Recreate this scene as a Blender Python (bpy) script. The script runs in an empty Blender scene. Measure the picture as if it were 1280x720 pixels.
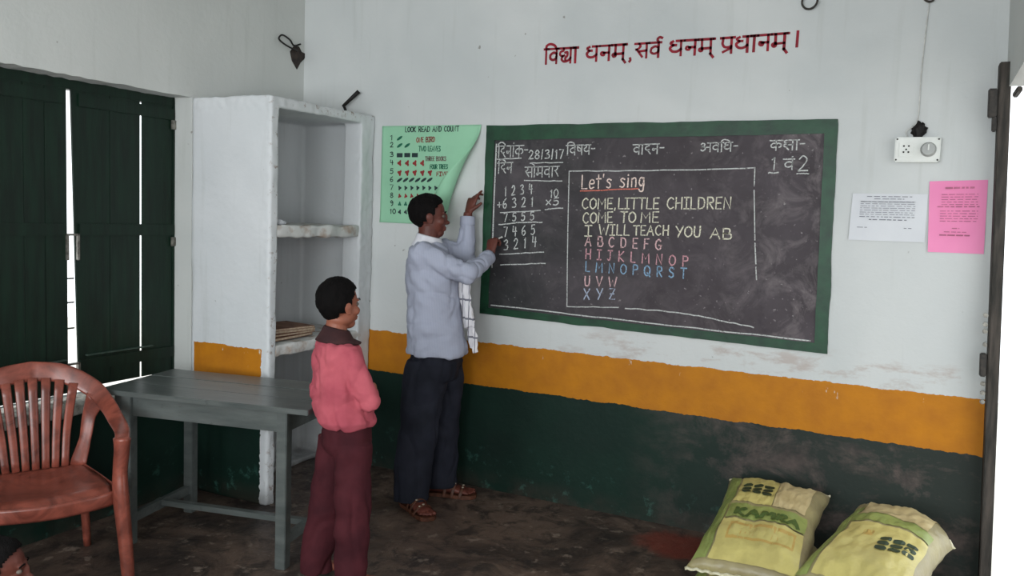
import bpy, bmesh, math, random
from mathutils import Vector, Matrix, noise
random.seed(7)
S = bpy.context.scene
COL = S.collection
# ---------------------------------------------------------------- camera
cam = bpy.data.cameras.new('camera'); cam.sensor_width = 36; cam.lens = 36*1037.6/1280
cam.clip_start = .05
co = bpy.data.objects.new('camera', cam); COL.objects.link(co); S.camera = co
r_ = Vector((0.89575576, 0.44286932, 0.03857955)); u_ = Vector((-0.07283777, 0.06060225, 0.99550089)); f_ = Vector((-0.4385388, 0.89453571, -0.08654243))
m = Matrix((r_, u_, -f_)).transposed().to_4x4(); m.translation = Vector((3.602, -4.2212, 1.6)); co.matrix_world = m
# ---------------------------------------------------------------- world, light, exposure
S.view_settings.view_transform = 'Standard'; S.view_settings.look = 'None'
S.view_settings.exposure = 0.16; S.view_settings.gamma = 1
w = bpy.data.worlds.new('overcast_sky'); S.world = w; w.use_nodes = True
w.node_tree.nodes['Background'].inputs[0].default_value = (.93, .97, 1, 1)
w.node_tree.nodes['Background'].inputs[1].default_value = 1.9
def area(name, loc, rot, sx, sy, power, col):
    l = bpy.data.lights.new(name, 'AREA'); l.shape = 'RECTANGLE'; l.size = sx; l.size_y = sy; l.energy = power; l.color = col
    o = bpy.data.objects.new(name, l); COL.objects.link(o); o.location = loc; o.rotation_euler = rot; return o
# daylight through the two windows of the wall behind the camera
area('daylight_window', (1.2, -6.12, 1.65), (math.radians(90), 0, 0), 1.5, 1.5, 66, (.92, .97, 1))
area('daylight_window', (3.1, -6.12, 1.65), (math.radians(90), 0, 0), 1.3, 1.5, 70, (.92, .97, 1))
area('added_side_fill', (3.90, -5.0, 1.6), (0, math.radians(90), 0), 1.3, 1.2, 44, (.97, .99, 1))  # added fill lamp, unseen, brightens the left wall and the shelf
# ---------------------------------------------------------------- materials
def lin(c):
    return tuple(((v/255)/12.92 if v/255 <= .04045 else ((v/255+.055)/1.055)**2.4) for v in c) + (1,)
class G:
    def __init__(s, name):
        s.m = bpy.data.materials.new(name); s.m.use_nodes = True; s.t = s.m.node_tree
        s.b = s.t.nodes['Principled BSDF']; s.out = s.t.nodes['Material Output']; s.tc = None
    def n(s, typ, **k):
        x = s.t.nodes.new(typ)
        for a, b in k.items(): setattr(x, a, b)
        return x
    def put(s, sock, v):
        if isinstance(v, bpy.types.NodeSocket): s.t.links.new(v, sock)
        else: sock.default_value = v
    def co(s):
        if s.tc is None: s.tc = s.n('ShaderNodeTexCoord').outputs['Object']
        return s.tc
    def math(s, op, a, b=0, c=0):
        x = s.n('ShaderNodeMath', operation=op); s.put(x.inputs[0], a); s.put(x.inputs[1], b); s.put(x.inputs[2], c); return x.outputs[0]
    def noise(s, scale, detail=4, rough=.55, dist=0, stretch=None, off=(0, 0, 0)):
        mp = s.n('ShaderNodeMapping'); s.put(mp.inputs[0], s.co()); mp.inputs['Scale'].default_value = stretch or (1, 1, 1); mp.inputs['Location'].default_value = off
        x = s.n('ShaderNodeTexNoise'); s.put(x.inputs['Vector'], mp.outputs[0])
        x.inputs['Scale'].default_value = scale; x.inputs['Detail'].default_value = detail; x.inputs['Roughness'].default_value = rough; x.inputs['Distortion'].default_value = dist
        return x.outputs[0]
    def step(s, v, a, b):
        x = s.n('ShaderNodeMapRange', clamp=True); s.put(x.inputs[0], v); x.inputs[1].default_value = a; x.inputs[2].default_value = b; return x.outputs[0]
    def mix(s, f, a, b):
        x = s.n('ShaderNodeMix', data_type='RGBA'); s.put(x.inputs[0], f)
        s.put(x.inputs[6], a); s.put(x.inputs[7], b); return x.outputs[2]
    def xyz(s):
        x = s.n('ShaderNodeSeparateXYZ'); s.put(x.inputs[0], s.co()); return x.outputs
    def bump(s, h, strength=.3, dist=.01):
        x = s.n('ShaderNodeBump'); x.inputs['Strength'].default_value = strength; x.inputs['Distance'].default_value = dist
        s.put(x.inputs['Height'], h); s.put(s.b.inputs['Normal'], x.outputs[0])
    def fin(s, col, rough=.6, spec=.3, metal=0):
        s.put(s.b.inputs['Base Color'], col); s.put(s.b.inputs['Roughness'], rough)
        s.b.inputs['Specular IOR Level'].default_value = spec; s.b.inputs['Metallic'].default_value = metal
        return s.m
def plain(name, c, c2=None, scale=12, rough=.6, spec=.3, bump=.15, metal=0, stretch=None, lo=.35, hi=.65, bd=.004):
    g = G(name); n = g.noise(scale, 4, stretch=stretch)
    c2 = c2 or tuple(int(v*.82) for v in c)
    col = g.mix(g.step(n, lo, hi), lin(c), lin(c2))
    if bump: g.bump(g.noise(scale*3, 3, stretch=stretch), bump, bd)
    return g.fin(col, rough, spec, metal)
def wall_paint(name, yt=.862, yb=.608, band=None, ymax=None, spot=.73, mud=True, white=(206, 208, 207), white2=(190, 194, 194)):
    g = G(name); X, Y, Z = g.xyz()
    big = g.noise(1.1, 3, dist=.4); med = g.noise(7, 5); fine = g.noise(38, 4)
    zj = g.math('ADD', Z, g.math('MULTIPLY', g.math('SUBTRACT', med, .5), .035)); zj = g.math('ADD', zj, g.math('MULTIPLY', g.math('SUBTRACT', fine, .5), .016))
    col = g.mix(g.step(big, .35, .7), lin(white), lin(white2))
    streak = g.noise(5, 4, stretch=(3, 3, .25))
    col = g.mix(g.math('MULTIPLY', g.step(streak, .58, .75), .25), col, lin((165, 168, 162)))
    spots = g.math('MULTIPLY', g.step(g.noise(17, 2, off=(3, 1, 2)), spot, spot+.03), .7)
    col = g.mix(spots, col, lin((120, 116, 108)))
    if mud:  # worn lime wash between the board and the painted band
        worn = g.math('MULTIPLY', g.step(g.noise(5, 6, .7, stretch=(.6, 1, 1.8), off=(5, 0, 1)), .52, .62), g.step(Z, 1.03, .96))
        worn = g.math('MULTIPLY', worn, g.step(X, 1.2, 2.4))
        col = g.mix(g.math('MULTIPLY', worn, .6), col, lin((168, 150, 142)))
    if yt:
        ylo = g.mix(g.step(med, .3, .7), lin((190, 122, 18)), lin((168, 104, 22)))
        chip = g.math('MULTIPLY', g.step(g.noise(26, 5, .65, stretch=(1, 1, .35), off=(2, 7, 1)), .66, .7), g.step(g.math('ABSOLUTE', g.math('SUBTRACT', Z, yt-.02)), .10, .0))
        ylo = g.mix(chip, ylo, lin((205, 196, 180)))
        isY = g.math('LESS_THAN', zj, yt); 
        if band: isY = g.math('MULTIPLY', isY, g.math('MULTIPLY', g.math('GREATER_THAN', g.math('ADD', X, g.math('MULTIPLY', med, .02)), band[0]), g.math('LESS_THAN', g.math('ADD', X, g.math('MULTIPLY', fine, .03)), band[1])))
        if ymax is not None: isY = g.math('MULTIPLY', isY, g.math('LESS_THAN', Y, ymax))
        if name.endswith('side'): isY = g.math('MULTIPLY', isY, g.math('MAXIMUM', g.math('LESS_THAN', Y, -1.2), g.math('GREATER_THAN', X, 1)))
        col = g.mix(isY, col, ylo)
    gr = g.mix(g.step(g.noise(2.2, 4), .35, .7), lin((14, 42, 33)), lin((10, 32, 26)))
    teal = g.math('MULTIPLY', g.step(g.noise(9, 6, .7, off=(8, 2, 4)), .57, .64), g.step(Z, .30, .06))
    gr = g.mix(g.math('MULTIPLY', teal, .6), gr, lin((60, 105, 95)))
    if mud:
        n1 = g.noise(3.4, 9, .72, .35, stretch=(1, 1, 1.5), off=(1, 3, 9))
        mu = g.math('MULTIPLY', g.step(n1, .47, .60), g.step(X, 2.25, 2.95))
        gr = g.mix(g.math('MULTIPLY', g.step(X, 2.3, 3.2), .7), gr, lin((46, 50, 47)))
        edge = g.mix(g.step(g.noise(11, 5), .35, .65), lin((94, 82, 78)), lin((62, 56, 54)))
        gr = g.mix(g.math('MULTIPLY', mu, .85), gr, edge)
    isG = g.math('LESS_THAN', zj, yb)
    if band: isG = g.math('MULTIPLY', isG, g.math('LESS_THAN', g.math('ADD', X, g.math('MULTIPLY', fine, .03)), band[1] if ymax is not None else 99))
    if ymax is not None: isG = g.math('MULTIPLY', isG, g.math('LESS_THAN', Y, ymax))
    col = g.mix(isG, col, gr)
    if ymax is not None:   # knocked edges of the masonry show brown plaster
        ed = g.math('MULTIPLY', g.step(X, .535, .552), g.step(g.math('ABSOLUTE', g.math('ADD', Y, .85)), .075, .02))
        ed = g.math('MAXIMUM', ed, g.math('MULTIPLY', g.step(Z, 2.12, 2.15), g.step(X, .5, .55)))
        ed = g.math('MULTIPLY', ed, g.step(g.noise(20, 6, .75, off=(6, 3, 1)), .56, .62))
        col = g.mix(g.math('MULTIPLY', ed, .75), col, lin((128, 108, 96)))
    dirt = g.math('MULTIPLY', g.step(Z, .12, .0), g.step(med, .35, .6))
    col = g.mix(g.math('MULTIPLY', dirt, .6), col, lin((58, 50, 44)))
    g.bump(g.math('ADD', g.math('MULTIPLY', med, .8), g.math('MULTIPLY', fine, .25)), .35, .012)
    return g.fin(col, .62, .25)
M = {}
M['wall'] = wall_paint('painted_lime_plaster')
M['wall_plain'] = wall_paint('painted_lime_plaster_side', yt=.862, mud=False, band=(.001, 99), white=(200, 202, 199), white2=(188, 191, 188))
M['niche'] = wall_paint('painted_masonry_shelf', yt=.845, yb=.64, band=(.035, .525), ymax=-.86, spot=.78, mud=False, white=(210, 212, 214), white2=(198, 202, 204))
def floor_mat():
    g = G('worn_cement_floor'); X, Y, Z = g.xyz()
    a = g.noise(1.7, 8, .7, .8); b = g.noise(7, 6, .7, .5); c = g.noise(30, 4)
    col = g.mix(g.step(a, .42, .6), lin((58, 49, 45)), lin((98, 82, 72)))
    col = g.mix(g.math('MULTIPLY', g.step(b, .50, .60), .75), col, lin((36, 33, 32)))
    col = g.mix(g.math('MULTIPLY', g.step(g.noise(12, 6, .7, off=(4, 4, 0)), .58, .64), .6), col, lin((140, 126, 114)))
    dx = g.math('SUBTRACT', X, 2.62); dy = g.math('SUBTRACT', Y, -.24)
    d = g.math('SQRT', g.math('ADD', g.math('MULTIPLY', dx, dx), g.math('MULTIPLY', g.math('MULTIPLY', dy, dy), 1.6)))
    d = g.math('ADD', d, g.math('MULTIPLY', g.math('SUBTRACT', b, .5), .3))
    col = g.mix(g.math('MULTIPLY', g.step(d, .24, .15), .75), col, lin((120, 52, 40)))
    g.bump(g.math('ADD', a, g.math('MULTIPLY', b, .5)), .5, .02)
    return g.fin(col, g.step(b, -.1, 1.3), .4)
M['floor'] = floor_mat()
M['ceiling'] = plain('white_ceiling', (196, 198, 196), (180, 182, 180), 2)
M['ground'] = plain('pale_dusty_ground', (225, 222, 214), (210, 205, 196), 3)
M['shutter'] = plain('dark_green_shutter_paint', (13, 38, 26), (8, 25, 17), 5, .5, .3, .3, stretch=(6, 6, .7))
M['shutter_edge'] = plain('pale_green_edge', (70, 84, 76), (40, 60, 50), 30)
M['darkwood'] = plain('dark_weathered_wood', (74, 68, 63), (44, 43, 40), 9, .7, .2, .4, stretch=(5, 5, .6))
M['metal'] = plain('dull_metal', (150, 148, 140), (95, 92, 86), 40, .4, .5, .1, metal=.6)
M['darkmetal'] = plain('dark_rusty_metal', (58, 52, 46), (30, 28, 26), 40, .6, .4, .2)
def board_mat():
    g = G('chalkboard_black'); X, Y, Z = g.xyz()
    a = g.noise(1.6, 6, .65, .6); b = g.noise(6, 6, .7, .8, off=(3, 0, 5)); c = g.noise(55, 3)
    col = g.mix(g.step(X, 1.5, 2.4), lin((41, 43, 44)), lin((56, 49, 53)))
    col = g.mix(g.math('MULTIPLY', g.step(a, .42, .66), .5), col, lin((86, 78, 84)))
    low = g.step(X, 2.55, 3.1)
    col = g.mix(g.math('MULTIPLY', g.math('MULTIPLY', g.step(b, .48, .66), g.math('ADD', low, .3)), .6), col, lin((118, 110, 112)))
    col = g.mix(g.math('MULTIPLY', g.step(g.noise(5, 5, .7, off=(9, 0, 2)), .58, .7), .6), col, lin((44, 38, 44)))
    col = g.mix(g.math('MULTIPLY', g.step(c, .68, .74), .6), col, lin((160, 155, 155)))
    g.bump(g.noise(9, 5), .2, .006)
    return g.fin(col, .6, .3)
M['board'] = board_mat()
M['border'] = plain('board_border_green', (22, 70, 44), (15, 50, 33), 9, .45, .35, .3)
def chalk(name, c, dens=.42, sc=160):
    g = G(name); g.fin(lin(c), .9, .1)
    tr = g.n('ShaderNodeBsdfTransparent'); mx = g.n('ShaderNodeMixShader')
    g.put(mx.inputs[0], g.step(g.noise(sc, 2), dens-.12, dens+.06)); g.t.links.new(tr.outputs[0], mx.inputs[1]); g.t.links.new(g.b.outputs[0], mx.inputs[2]); g.t.links.new(mx.outputs[0], g.out.inputs[0])
    return g.m
for k, c in dict(chalk_white=(196, 198, 196), chalk_yellow=(220, 216, 196), chalk_orange=(236, 214, 204), chalk_red=(214, 120, 104), chalk_pink=(216, 180, 182), chalk_rose=(204, 154, 162), chalk_blue=(136, 168, 196), chalk_paleblue=(172, 182, 202)).items(): M[k] = chalk(k, c)
for k, c in dict(slogan_red=(150, 22, 42), ink_dark=(40, 58, 60), ink_red=(150, 50, 50), ink_green=(30, 110, 84), ink_grey=(130, 120, 110), ink_print=(128, 130, 140), ink_pink_print=(190, 110, 140)).items(): M[k] = plain(k, c, bump=0)
M['poster'] = plain('mint_poster_paper', (152, 203, 170), (142, 192, 160), 3, .6, .2, 0)
M['pinkpaper'] = plain('pink_paper', (238, 146, 188), (230, 136, 180), 3, .7, .2, 0)
M['whitepaper'] = plain('white_paper', (214, 216, 220), (205, 207, 212), 4, .7, .2, 0)
M['plastic_white'] = plain('switchboard_plastic', (220, 222, 218), (208, 210, 205), 9, .35, .4, 0)
M['plastic_grey'] = plain('regulator_plastic', (165, 168, 165), (150, 152, 150), 9, .35, .4, 0)
M['black'] = plain('black_hole', (30, 27, 26), (18, 16, 16), 20)
def table_mat():
    g = G('grey_painted_table_wood')
    col = g.mix(g.step(g.noise(4, 5, .6, stretch=(1, 5, 5)), .35, .7), lin((92, 97, 95)), lin((70, 76, 75)))
    col = g.mix(g.math('MULTIPLY', g.step(g.noise(20, 5, .7), .62, .7), .5), col, lin((52, 54, 52)))
    g.bump(g.noise(14, 4, stretch=(1, 6, 6)), .25, .004); return g.fin(col, .30, .5)
M['table'] = table_mat()
def chair_mat():
    g = G('brown_marbled_plastic')
    col = g.mix(g.step(g.noise(6, 5, .65, 1.6), .35, .68), lin((142, 76, 62)), lin((86, 42, 34)))
    return g.fin(col, .28, .5)
M['chair'] = chair_mat()
M['skin_man'] = plain('brown_skin', (98, 52, 42), (84, 44, 36), 20, .5, .35, .1, bd=.001)
M['skin_boy'] = plain('boy_skin', (150, 92, 72), (134, 80, 62), 20, .5, .35, .1, bd=.001)
M['hair'] = plain('black_hair', (15, 12, 12), (7, 6, 6), 60, .85, .12, .8, stretch=(1, 1, .3))
def stripe_shirt():
    g = G('blue_grey_striped_shirt'); X, Y, Z = g.xyz()
    s = g.math('SINE', g.math('MULTIPLY', g.math('ADD', X, g.math('MULTIPLY', Y, .55)), 900))
    col = g.mix(g.math('MULTIPLY', g.step(s, .1, .9), .35), lin((164, 168, 184)), lin((134, 140, 162)))
    g.bump(g.noise(12, 4), .3, .012); return g.fin(col, .8, .15)
M['shirt_man'] = stripe_shirt()
M['trouser_man'] = plain('dark_blue_grey_trousers', (37, 39, 49), (26, 28, 36), 8, .8, .15, .3)
M['shirt_boy'] = plain('pink_red_cotton', (184, 92, 102), (164, 76, 88), 8, .85, .15, .3)
M['collar_boy'] = plain('dark_brown_collar', (66, 38, 38), (50, 28, 30), 14, .85)
M['trouser_boy'] = plain('maroon_trousers', (74, 32, 38), (56, 23, 29), 8, .85, .15, .3)
M['leather'] = plain('brown_sandal_leather', (92, 56, 40), (64, 38, 28), 30, .5)
M['buckle'] = plain('pale_buckle', (200, 190, 170), None, 30, .3, .5, 0, metal=.5)
M['eye'] = plain('eye_white', (112, 100, 92), None, 9, .5, .2, 0); M['iris'] = plain('dark_iris', (24, 16, 12), None, 9, .2, .5, 0)
def towel_mat():
    g = G('white_checked_towel'); X, Y, Z = g.xyz()
    a = g.math('SINE', g.math('MULTIPLY', Z, 62)); b = g.math('SINE', g.math('MULTIPLY', g.math('ADD', X, g.math('MULTIPLY', Y, .4)), 150))
    k = g.math('MAXIMUM', g.step(a, .93, .96), g.step(b, .9, .95))
    return g.fin(g.mix(g.math('MULTIPLY', k, .8), lin((226, 224, 228)), lin((72, 74, 92))), .9, .1)
M['towel'] = towel_mat(); M['towel_plain'] = plain('white_cotton', (222, 222, 228), (210, 210, 218), 9, .9)
M['book'] = plain('old_brown_paper_cover', (140, 104, 84), (104, 72, 58), 14, .8); M['page'] = plain('yellowed_pages', (190, 172, 150), (160, 140, 118), 60, .9)
M['chalkstick'] = plain('chalk_stick_white', (235, 235, 230), None, 40, .9)
M['sack'] = plain('olive_translucent_sack', (156, 146, 104), (136, 126, 94), 6, .38, .45, .5, bd=.01)
M['sack_yellow'] = plain('sack_yellow_print', (196, 184, 112), (176, 164, 100), 8, .38, .45, .4, bd=.01)
M['sack_green'] = plain('sack_green_print', (140, 152, 84), (122, 136, 72), 8, .38, .45, .4, bd=.01)
M['sack_orange'] = plain('sack_ochre_print', (190, 160, 88), (176, 146, 78), 8, .38, .45, .4, bd=.01)
M['sack_beige'] = plain('sack_beige_print', (192, 176, 132), (176, 160, 116), 8, .38, .45, .4, bd=.01)
M['sack_dark'] = plain('sack_dark_green_ink', (44, 62, 42), None, 9, .5, .3, 0)
M['sack_lettering'] = plain('sack_lettering_ink', (74, 96, 44), None, 9, .5, .3, 0)
M['seam'] = plain('white_stitched_seam', (220, 216, 190), (190, 184, 150), 60, .8)
M['dust_shirt'] = plain('child_blue_shirt', (92, 84, 92), None, 9, .9)
# ---------------------------------------------------------------- helpers
def link(name, me, mat, parent=None, label=None, smooth=False):
    o = bpy.data.objects.new(name, me); COL.objects.link(o)
    if mat is not None and not me.materials: me.materials.append(mat)
    if parent is not None:
        o.parent = parent; o.matrix_parent_inverse = Matrix.Identity(4)
    if label: o['label'] = label
    if smooth:
        for p in me.polygons: p.use_smooth = True
    return o
def obj(name, bm, mat, parent=None, label=None, smooth=False):
    bmesh.ops.recalc_face_normals(bm, faces=bm.faces)
    me = bpy.data.meshes.new(name); bm.to_mesh(me); bm.free(); return link(name, me, mat, parent, label, smooth)
def thing(name, label, cat, loc=(0, 0, 0), rz=0, group=None):
    o = bpy.data.objects.new(name, None); COL.objects.link(o); o.location = loc; o.rotation_euler = (0, 0, rz); o.empty_display_size = .1
    return tag(o, label, cat, group)
def tag(o, label, cat, group=None):
    o['label'] = label; o['category'] = cat
    if group: o['group'] = group
    return o
def struct(o): o['kind'] = 'structure'; return o
def box(bm, c, s, rot=None, bev=0):
    mt = Matrix.Translation(Vector(c)) @ (rot.to_4x4() if rot else Matrix.Identity(4)) @ Matrix.Diagonal((s[0], s[1], s[2], 1))
    r = bmesh.ops.create_cube(bm, size=1, matrix=mt)
    if bev: 
        es = list({e for v in r['verts'] for e in v.link_edges}); bmesh.ops.bevel(bm, geom=es, offset=bev, segments=2, affect='EDGES')
def bx(bm, x0, x1, y0, y1, z0, z1, bev=0): box(bm, ((x0+x1)/2, (y0+y1)/2, (z0+z1)/2), (abs(x1-x0), abs(y1-y0), abs(z1-z0)), None, bev)
def ell(bm, c, r, F=Vector((1, 0, 0)), s=1, seg=24, rings=14, tilt=None):
    # ellipsoid with radii r = (along F, sideways, up)
    F = Vector(F).normalized(); U = Vector((0, 0, 1)); R_ = F.cross(U).normalized(); U = R_.cross(F)
    mt = Matrix((F, R_, U)).transposed().to_4x4(); mt.translation = Vector(c)
    bmesh.ops.create_uvsphere(bm, u_segments=seg, v_segments=rings, radius=1, matrix=mt @ Matrix.Diagonal((r[0]*s, r[1]*s, r[2]*s, 1)))
def rings(bm, R, cap=True):
    # R = list of lists of points
    vs = [[bm.verts.new(p) for p in ring] for ring in R]
    n = len(vs[0])
    for a, b in zip(vs, vs[1:]):
        for i in range(n): bm.faces.new((a[i], a[(i+1) % n], b[(i+1) % n], b[i]))
    if cap: bm.faces.new(vs[0][::-1]); bm.faces.new(vs[-1])
    return vs
def ering(c, A, B, n=24, p=2.0):
    c = Vector(c); out = []
    for i in range(n):
        t = 2*math.pi*i/n; ca, sa = math.cos(t), math.sin(t)
        out.append(c + A*(math.copysign(abs(ca)**(2/p), ca)) + B*(math.copysign(abs(sa)**(2/p), sa)))
    return out
def cr(pts, k=6):
    # Catmull-Rom resample of tuples
    P = [Vector(p) for p in pts]; P = [2*P[0]-P[1]] + P + [2*P[-1]-P[-2]]; out = []
    for i in range(1, len(P)-2):
        for j in range(k):
            t = j/k; a, b, c, d = P[i-1], P[i], P[i+1], P[i+2]
            out.append(.5*((2*b)+(c-a)*t+(2*a-5*b+4*c-d)*t*t+(3*b-a-3*c+d)*t**3))
    out.append(P[-2]); return out
def tube(bm, pts, rad, seg=14, side=None, smooth=0, cap=True):
    # rad: floats or (ra, rb) pairs; ra along side vector
    rr = [(r, r) if not isinstance(r, (tuple, list)) else r for r in (rad if isinstance(rad, (list, tuple)) else [rad]*len(pts))]
    if smooth:
        q = cr([tuple(p)+tuple(r) for p, r in zip([tuple(x) for x in pts], rr)], smooth) if False else None
        A = cr(pts, smooth); n = len(pts); B = []
        for i in range(len(A)):
            t = i/smooth; j = min(int(t), n-2); f = t-j; B.append((rr[j][0]*(1-f)+rr[j+1][0]*f, rr[j][1]*(1-f)+rr[j+1][1]*f))
        pts, rr = A, B
    pts = [Vector(p) for p in pts]; R = []
    ref = Vector(side) if side is not None else None
    for i, p in enumerate(pts):
        t = (pts[min(i+1, len(pts)-1)]-pts[max(i-1, 0)]).normalized()
        if ref is None: ref = t.orthogonal()
        a = (ref-t*ref.dot(t)).normalized(); ref = a; b = t.cross(a)
        R.append(ering(p, a*rr[i][0], b*rr[i][1], seg))
    rings(bm, R, cap)
def fuse(name, bm, vox, it=4, mat=None, parent=None, wr=None, label=None):
    me = bpy.data.meshes.new('t'); bmesh.ops.recalc_face_normals(bm, faces=bm.faces); bm.to_mesh(me); bm.free()
    o = bpy.data.objects.new('t', me); COL.objects.link(o)
    a = o.modifiers.new('r', 'REMESH'); a.mode = 'VOXEL'; a.voxel_size = vox; a.use_smooth_shade = True
    if it: b = o.modifiers.new('s', 'SMOOTH'); b.iterations = it; b.factor = .5
    dg = bpy.context.evaluated_depsgraph_get(); dg.update()
    me2 = bpy.data.meshes.new_from_object(o.evaluated_get(dg)); bpy.data.objects.remove(o); bpy.data.meshes.remove(me)
    if wr:
        n = [v.normal.copy() for v in me2.vertices]
        for v, k in zip(me2.vertices, n): v.co += k*wr(v.co)
    me2.materials.clear(); me2.name = name
    return link(name, me2, mat, parent, label, True)
def shift(o_parent, *os):
    for o in os: o.location = -Vector(o_parent.location) if False else o.location
def ridge(c, f, seed=0):
    # narrow cloth creases: high where the noise field crosses zero
    return max(0, 1-5*abs(noise.noise(Vector((c.x*f[0]+seed, c.y*f[1], c.z*f[2])))))
# ---- flat strokes on a wall at y = Y (chalk lines, brush lettering, print)
def stroke2(pts, wd):
    # pts 2D -> list of quads strip (left,right)
    P = [Vector((p[0], p[1])) for p in pts]; L = []
    for i, p in enumerate(P):
        t = (P[min(i+1, len(P)-1)]-P[max(i-1, 0)]); t = t.normalized() if t.length > 1e-9 else Vector((1, 0)); n = Vector((-t.y, t.x))*wd/2
        e = Vector((0, 0)) if 0 < i < len(P)-1 else t*wd*.4*(1 if i else -1)
        L.append((p+n+e, p-n+e))
    return L
def flat_strokes(bm, strokes, wd, place):
    for s in strokes:
        L = stroke2(s, wd*random.uniform(.9, 1.1)); vs = [(bm.verts.new(place(a)), bm.verts.new(place(b))) for a, b in L]
        for (a, b), (c, d) in zip(vs, vs[1:]): bm.faces.new((a, b, d, c))
def sm(*p): return ('s', list(p))
def ln(*p): return ('l', list(p))
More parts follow.
